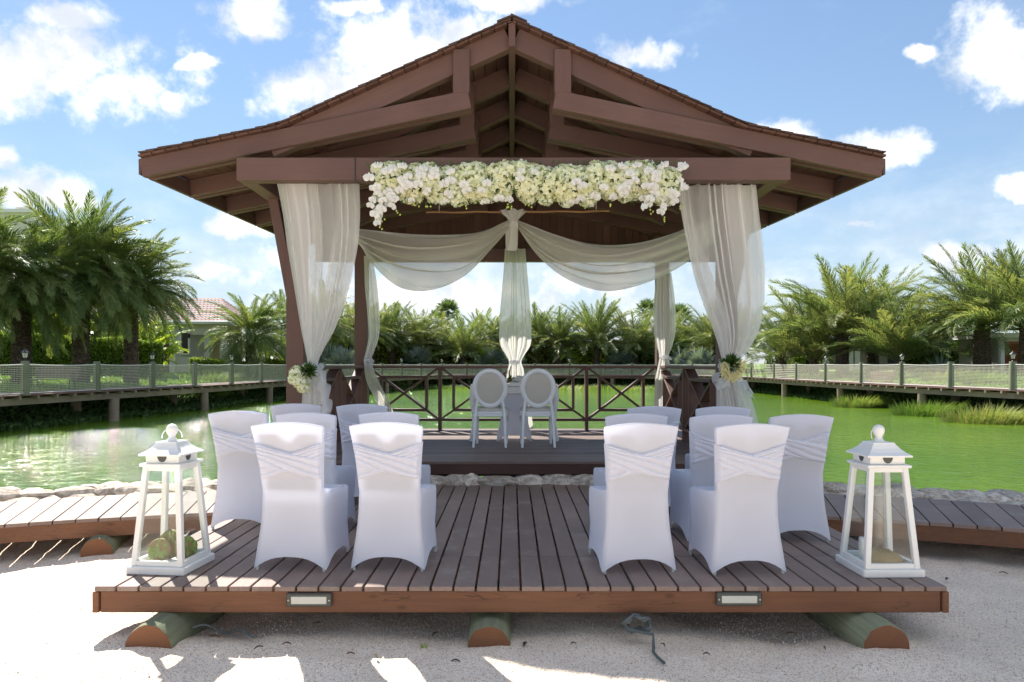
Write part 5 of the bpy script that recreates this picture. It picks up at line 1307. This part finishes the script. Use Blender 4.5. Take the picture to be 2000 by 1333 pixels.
hedge(hp(880, 70), hp(1120, 71), 2, 2.8, 'dark hedge under the far palm row behind the oval backed chairs', 9000, M['hedge'], .2)
hedge(hp(1120, 71), hp(1420, 66), 2, 2.8, 'dark hedge under the far palm row behind the lace band drape', 9000, M['hedge'], .2)
hedge(hp(640, 64), hp(880, 70), 2, 2.8, 'dark hedge under the far palm row behind the twisted drape', 9000, M['hedge'], .2)
def areca(px, Y, n, s, label, seed):
    x = (px-1000)*Y/F; z = gz(x, Y); t = thing('areca_palm', label, 'shrub', (x, Y, z), 0, 'yellow green areca palms behind the hedge'); rr = random.Random(seed)
    m = MB()
    for i in range(6): m.tube([(x+rr.uniform(-.3, .3), Y+rr.uniform(-.3, .3), z-.1), (x+rr.uniform(-.3, .3), Y+rr.uniform(-.3, .3), z+1.3*s)], .04, 6)
    m.build('canes', M['gpost'], t)
    for i in range(n):
        az = rr.uniform(0, 6.28); el = rr.uniform(15, 85); k = s*rr.uniform(.8, 1.2)
        link('frond', rr.choice(FR['areca']), T(x+rr.uniform(-.6, .6), Y+rr.uniform(-.4, .4), z+rr.uniform(.3, 1.5)*s) @ RZ(az) @ Matrix.Rotation(R(-el), 4, 'Y') @ Matrix.Diagonal((k, k, k, 1)), t)
al = 'yellow green areca palm rising behind the tall clipped hedge'
for i, px in enumerate((60, 95, 125, 178, 205, 232, 275, 300)): areca(px, 38.5+.6*(i % 3), 34, 1.5 if i < 6 else 1.15, al+(', before the low cream wing' if i < 3 else ', between two palm trunks' if i < 6 else ', beside the red brown door'), i)
for i, px in enumerate((520, 575)): areca(px, 50, 24, 1.1, 'areca palm bush behind the low hedge by the rounded date palm', 20+i)
for i, (px, Y) in enumerate(((945, 66), (1120, 67), (1172, 68), (1540, 56))): areca(px, Y, 24, 1.1, 'bright areca bush glimpsed under the far palm row', 30+i)
def bank_cover():
    # creepers on the pond banks
    n = 60000; i = rng.integers(0, len(RAIL)-1, n); f = rng.random(n); A_ = np.array([[p.x, p.y] for p in RAIL]); Nr = np.array([[nrm(k).x, nrm(k).y] for k in range(len(RAIL))])
    XY = A_[i]+(A_[i+1]-A_[i])*f[:, None]; NN = Nr[i]+(Nr[i+1]-Nr[i])*f[:, None]; o = rng.uniform(.45, 2.3, n); XY = XY+NN*o[:, None]
    Z = np.maximum(ground_h(XY[:, 0], XY[:, 1]), ZW)+rng.random(n)*.14; P = np.column_stack([XY, np.minimum(Z, ZB-.12)]); Nn = np.column_stack([-NN, np.full(n, .8)])
    o = link('bank_creeper', poly_soup('bank_creeper', leaf_quads(P, Nn, .16), M['creeper']), kind='stuff'); tag(o, 'dark green creeper covering the pond bank below the boardwalk', 'ground cover')
    n = 70000; i = rng.integers(0, len(RAIL)-1, n); f = rng.random(n); XY = A_[i]+(A_[i+1]-A_[i])*f[:, None]; NN = Nr[i]+(Nr[i+1]-Nr[i])*f[:, None]; XY = XY+NN*(2.15+rng.random(n)**1.4*7)[:, None]
    P = np.column_stack([XY, ground_h(XY[:, 0], XY[:, 1])+rng.random(n)*.10]); o = link('lawn_cover', poly_soup('lawn_cover', leaf_quads(P, np.tile([[0, 0, 1.]], (n, 1)), .15), M['turf']), kind='stuff'); tag(o, 'bright green low ground cover planted behind the boardwalk', 'ground cover')
bank_cover()
def tuft(x, y, z, r, h, n, label, mat, group, seed):
    t = thing('grass_tuft', label, 'grass', (x, y, z), 0, group); q = np.random.default_rng(seed); a = q.uniform(0, 6.28, n); rad = r*np.sqrt(q.random(n)); B = np.column_stack([x+rad*np.cos(a)*1.5, y+rad*np.sin(a)*.7, np.full(n, z)])
    d = np.column_stack([np.cos(a)*.55+.25, np.sin(a)*.5, q.uniform(.5, 1.1, n)])*(h*q.uniform(.6, 1.1, n))[:, None]; mid = B+d*.55; tip = B+d*np.array([1.25, 1.25, .85]); w = np.column_stack([-np.sin(a), np.cos(a), a*0])*.012
    V = np.concatenate([np.stack([B-w, B+w, mid+w*.8, mid-w*.8], 1), np.stack([mid-w*.8, mid+w*.8, tip+w*.1, tip-w*.1], 1)])
    link('blades', poly_soup('blades', V, mat), None, t)
for k, (px, py, r, h, l) in enumerate(((1690, 796, .95, .75, 'pale grass tuft at the waterline before the first pile'), (1832, 812, 1.1, .75, 'wide pale grass tuft at the waterline between two piles'), (1950, 826, 1.2, .8, 'pale grass tuft at the waterline nearest the mossy lantern'))):
    Y = (EYE-ZW)*F/(py-HY); tuft((px-1000)*Y/F, Y+.2, ZW-.05, r, h, 1500, l, M['reed'], 'grass tufts along the waterline', k)
for k, (px, Y) in enumerate(((1745, 38), (1840, 34.5), (1900, 32), (1930, 30.5), (1600, 44), (420, 37.5), (400, 34))):
    x = (px-1000)*Y/F; tuft(x, Y, gz(x, Y), .7, .75, 500, 'soft feathery grass clump behind the net fence, '+('near the silver agave' if px > 1700 else 'near the bench' if px > 1500 else 'near the tiled house'), M['reed'], 'feathery grasses behind the fence', 20+k)
for k, px in enumerate(range(770, 1420, 46)):
    Y = 58.2+1.6*math.sin(k*1.7); x = (px-1000)*Y/F; tuft(x, min(Y, 60.5), ZW-.03, 1.3, .45, 420, 'low sunlit reeds in the water below the far boardwalk', M['reed'], 'reeds below the far boardwalk', 50+k)
def agave(px, Y, seed, label):
    x = (px-1000)*Y/F; z = gz(x, Y); t = thing('agave', label, 'agave', (x, Y, z)); rr = random.Random(seed); me = mesh('agave_blade', [(0, -.03, 0), (0, .03, 0), (.5, -.05, .02), (.5, .05, .02), (.5, 0, -.015), (1.1, 0, .0)], [(0, 2, 4), (0, 4, 1), (1, 4, 3), (2, 5, 4), (4, 5, 3)], M['blue'])
    for i in range(34):
        s = rr.uniform(.9, 1.2)*1.1; link('blade', me, T(x, Y, z+.1) @ RZ(i*2.4) @ Matrix.Rotation(-R(lerp(85, 12, i/34)), 4, 'Y') @ Matrix.Diagonal((s, s, s, 1)), t)
agave(1838, 39, 1, 'spiky silver agave rosette before the bright hedge')

# ------------------------------------------------------------------ benches
def bench(c, rz, label, mat):
    t = thing('park_bench', label, 'bench', c, rz, 'benches by the boardwalk'); Mx = W[t.name]; L = 1.5
    for i in range(5): link('seat_slat', box_mesh(L, .075, .03, mat, .004), Mx @ T(0, -.18+.088*i, .43), t)
    for i in range(5): link('back_slat', box_mesh(L, .03, .075, mat, .004), Mx @ T(0, .25+.02*i, .50+.088*i), t)
    for s in (-1, 1):
        m = MB()
        m.tube([(s*.62, -.22, 0), (s*.62, -.20, .22), (s*.62, -.16, .41)], .024, 6); m.tube([(s*.62, .30, 0), (s*.62, .22, .25), (s*.62, .24, .45), (s*.62, .36, .92)], .024, 6); m.tube([(s*.62, -.2, .405), (s*.62, .24, .405)], .022, 6); m.build('iron_end', M['iron'], t, Mx, True)
        m = MB(); m.tube([(s*.7, -.2, .42), (s*.7, -.2, .62), (s*.7, .05, .65), (s*.7, .28, .62)], .02, 6); m.build('arm_rest', M['iron'], t, Mx, True)
bx, by = (104-1000)*25.9/F, 25.9
bench((bx, by, gz(bx, by)-.02), R(8), 'slatted wooden bench with dark frame behind the net fence under the palms', M['deck'])
bx, by = (1668-1000)*36.2/F+1.2, 36.2; bench((bx, by, gz(bx, by)-.02), R(-70), 'reddish slatted bench behind the net fence before the bungalow column', M['walk'])
bx, by = -13.6, 40.5; bench((bx, by, gz(bx, by)-.02), R(70), 'grey slatted bench behind the net fence near the hydrangea post', M['deck'])

# ------------------------------------------------------------------ houses
def tiled_slope(par, e0, e1, r0, r1, name='roof_tiles'):
    # barrel tiles as corrugated courses between eave e0-e1 and ridge r0-r1
    e0, e1, r0, r1 = map(Vector, (e0, e1, r0, r1)); nc = max(6, int((r0-e0).length/.34)); nw = max(8, int((e1-e0).length/.06)); m = MB(); up = (e1-e0).cross(r0-e0).normalized()
    if up.z < 0: up = -up
    for j in range(nc):
        rows = []
        for f, l in ((j/nc, .055), ((j+1.05)/nc, .0)):
            f = min(1, f); a, b = e0.lerp(r0, f), e1.lerp(r1, f); Lr = (b-a).length
            rows.append([a.lerp(b, i/nw)+up*(l+.05*abs(math.sin(math.pi*(i/nw)*Lr/.24))) for i in range(nw+1)])
        m.grid(rows)
    m.build(name, M['tile'], par)
def house_left():
    Y = 45; def_x = lambda px, y=Y: (px-1000)*y/F
    zg = gz(def_x(350), 45)-.05; t = thing('tiled_house', 'cream house with pink clay tile roof and red brown door behind the palms', 'house', (def_x(350), Y, zg))
    x0, x1 = def_x(285), def_x(372); x2 = def_x(440); zt = EYE+78*Y/F
    block('wall', ((x0+x1)/2, Y+1.5, (zg+zt)/2), (x1-x0, 3, zt-zg), M['wall'], t, bev=0)
    block('porch_wall', ((x1+x2)/2, Y+2.6, (zg+zt)/2), (x2-x1, .3, zt-zg), M['yellow'], t, bev=0)
    block('lintel', ((x1+x2)/2, Y+.2, zt-.32), (x2-x1, .35, .66), M['wall'], t, bev=0)
    block('column', (def_x(403), Y+.25, (zg+zt)/2-.3), (.35, .35, zt-zg-.6), M['wall'], t, bev=0); block('column', (x2-.2, Y+.25, (zg+zt)/2-.3), (.35, .35, zt-zg-.6), M['wall'], t, bev=0)
    d = block('door', (def_x(318), Y-.03, zg+1.1+.05), (.82, .06, 2.2), M['door'], t); block('handle', (def_x(322.5), Y-.09, zg+1.15), (.03, .06, .3), M['lens'], d)
    for s in (-1, 1): block('pilaster', (def_x(318+s*20), Y-.07, (zg+zt)/2), (.34, .14, zt-zg), M['trim'], t, bev=0)
    w = block('window', (def_x(361.5), Y-.02, EYE+42*Y/F*.0+ (712-670)*Y/F), (.42, .06, 1.3), M['door'], t); block('pane', (def_x(361.5), Y-.055, EYE+(712-670)*Y/F), (.28, .02, 1.1), M['cavity'], w)
    for s in (-1, 1): block('window_trim', (def_x(361.5)+s*.26, Y-.04, EYE+(712-670)*Y/F), (.09, .08, 1.4), M['trim'], w)
    block('window_sill', (def_x(361.5), Y-.06, EYE+(712-692)*Y/F), (.66, .14, .08), M['trim'], w)
    for px in (370.5, 378.5):
        m = MB(); p = Vector((def_x(px), Y-.1 if px < 372 else Y+2.35, EYE+(712-657)*Y/F)); m.lathe([(.03, -.14), (.06, -.1), (.085, .06), (.10, .07), (.04, .15), (.01, .18)], 8, p); m.build('wall_lamp', M['iron'], t)
    block('eave', ((x0+x2)/2, Y+1.2, zt+.06), (x2-x0+.9, 3.6, .14), M['trim'], t, bev=0)
    rx0, rx1 = x0-.7, x2+.6; zr = EYE+(712-598)*(Y+2.5)/F
    tiled_slope(t, (rx0, Y-.75, zt+.12), (rx1, Y-.75, zt+.12), (rx0+1.4, Y+2.6, zr+.5), (rx1-2.0, Y+2.6, zr+.5)); tiled_slope(t, (rx1, Y-.75, zt+.12), (rx1, Y+5.5, zt+.12), (rx1-2.0, Y+2.6, zr+.5), (rx1-2.0, Y+2.7, zr+.5))
    # second wing behind the hedge
    Y2 = 44.0; zg2 = gz(def_x(130, Y2), Y2); t2 = thing('tiled_house', 'low cream wing with a pink tile eave seen between the palm trunks', 'house', (def_x(130, Y2), Y2, zg2)); a, b = def_x(25, Y2), def_x(250, Y2); zt2 = EYE+(712-625)*Y2/F
    block('wall', ((a+b)/2, Y2+1.5, (zg2+zt2)/2), (b-a, 3, zt2-zg2), M['wall'], t2, bev=0); block('eave', ((a+b)/2, Y2+.8, zt2+.05), (b-a+.8, 4, .12), M['trim'], t2, bev=0)
    tiled_slope(t2, (a-.4, Y2-1.2, zt2+.1), (b+.4, Y2-1.2, zt2+.1), (a+1, Y2+2.0, zt2+1.7), (b-1, Y2+2.0, zt2+1.7))
    Y3 = 62; zg3 = gz(def_x(15, Y3), Y3); t3 = thing('tower_block', 'pale flat roofed upper storey showing behind the tallest palm', 'building', (def_x(15, Y3), Y3, zg3)); a, b = def_x(-80, Y3), def_x(62, Y3); zt3 = EYE+(712-416)*Y3/F
    block('wall', ((a+b)/2, Y3+2, (zg3+zt3)/2), (b-a, 4, zt3-zg3), M['wall'], t3, bev=0); block('parapet', ((a+b)/2, Y3+2, zt3+.15), (b-a+.5, 4.5, .3), M['trim'], t3, bev=0); block('roof_box', (def_x(22, Y3), Y3+2, zt3+.55), (1.2, 1.2, .5), M['wall'], t3, bev=0)
    Y4 = 85
    for k, (p0, p1, py, l) in enumerate(((800, 850, 640, 'far pink tiled roof glimpsed behind the palm row beside the twisted drape'), (1340, 1375, 640, 'far pink tiled roof glimpsed behind the palm row beside the rose curtain'))):
        a, b = def_x(p0-25, Y4), def_x(p1+25, Y4); z = gz(a, Y4); q = thing('tiled_house', l, 'house', ((a+b)/2, Y4, z)); zt4 = EYE+(712-py-14)*Y4/F
        block('wall', ((a+b)/2, Y4+2, (z+zt4)/2), (b-a, 4, zt4-z), M['wall'], q, bev=0); tiled_slope(q, (a-.3, Y4-.4, zt4), (b+.3, Y4-.4, zt4), (a+1, Y4+2, zt4+1.3), (b-1, Y4+2, zt4+1.3))
house_left()
def house_right():
    Y = 54; fx = lambda px, y=Y: (px-1000)*y/F; zg = gz(fx(1720), Y)-.05; t = thing('white_bungalow', 'white flat roofed bungalow with columns and dark openings behind the palms', 'house', (fx(1720), Y, zg)); x0, x1 = fx(1560), fx(1960); zt = EYE+(712-672)*Y/F
    block('wall', ((x0+x1)/2, Y+3, (zg+zt)/2), (x1-x0, .3, zt-zg), M['wall'], t, bev=0); block('roof_slab', ((x0+x1)/2, Y+1.6, zt+.2), (x1-x0+1, 4.4, .42), M['trim'], t, bev=0)
    for px in (1615, 1662, 1675, 1855, 1930): block('column', (fx(px), Y+.2, (zg+zt)/2), (.38, .38, zt-zg), M['trim'], t, bev=0)
    for px, w in ((1688, 1.1), (1800, 2.4), (1876, 1.6), (1640, 1.0)): f = block('window', (fx(px), Y+2.82, zg+1.25), (w, .06, 1.7), M['trim'], t); block('pane', (fx(px), Y+2.78, zg+1.25), (w-.16, .03, 1.54), M['cavity'], f)
    Y2 = 38; zg2 = gz(fx(1990, Y2), Y2); t = thing('shutter_house', 'white cornered house wall with orange brown louvred shutters', 'house', (fx(1990, Y2), Y2, zg2)); zt2 = EYE+(712-660)*Y2/F; xa = fx(1960, Y2)
    block('wall', (xa+3, Y2+2, (zg2+zt2)/2), (6, 3.6, zt2-zg2), M['wall'], t, bev=0); block('corner_post', (xa-.02, Y2+.12, (zg2+zt2)/2), (.2, .2, zt2-zg2), M['trim'], t, bev=0); block('roof_slab', (xa+2.8, Y2+2, zt2+.12), (6.8, 4.6, .24), M['trim'], t, bev=0)
    s = block('shutter_frame', (xa+1.3, Y2+.16, (zg2+zt2)/2-.05), (2.2, .06, zt2-zg2-.3), M['orange'], t); k = 22
    for i in range(k): board('louvre', (xa+.28, Y2+.11, zg2+.2+(zt2-zg2-.5)*i/k), (xa+2.32, Y2+.11, zg2+.2+(zt2-zg2-.5)*i/k), .06, .02, M['orange'], s, up=(0, -.6, 1), bev=0)
house_right()
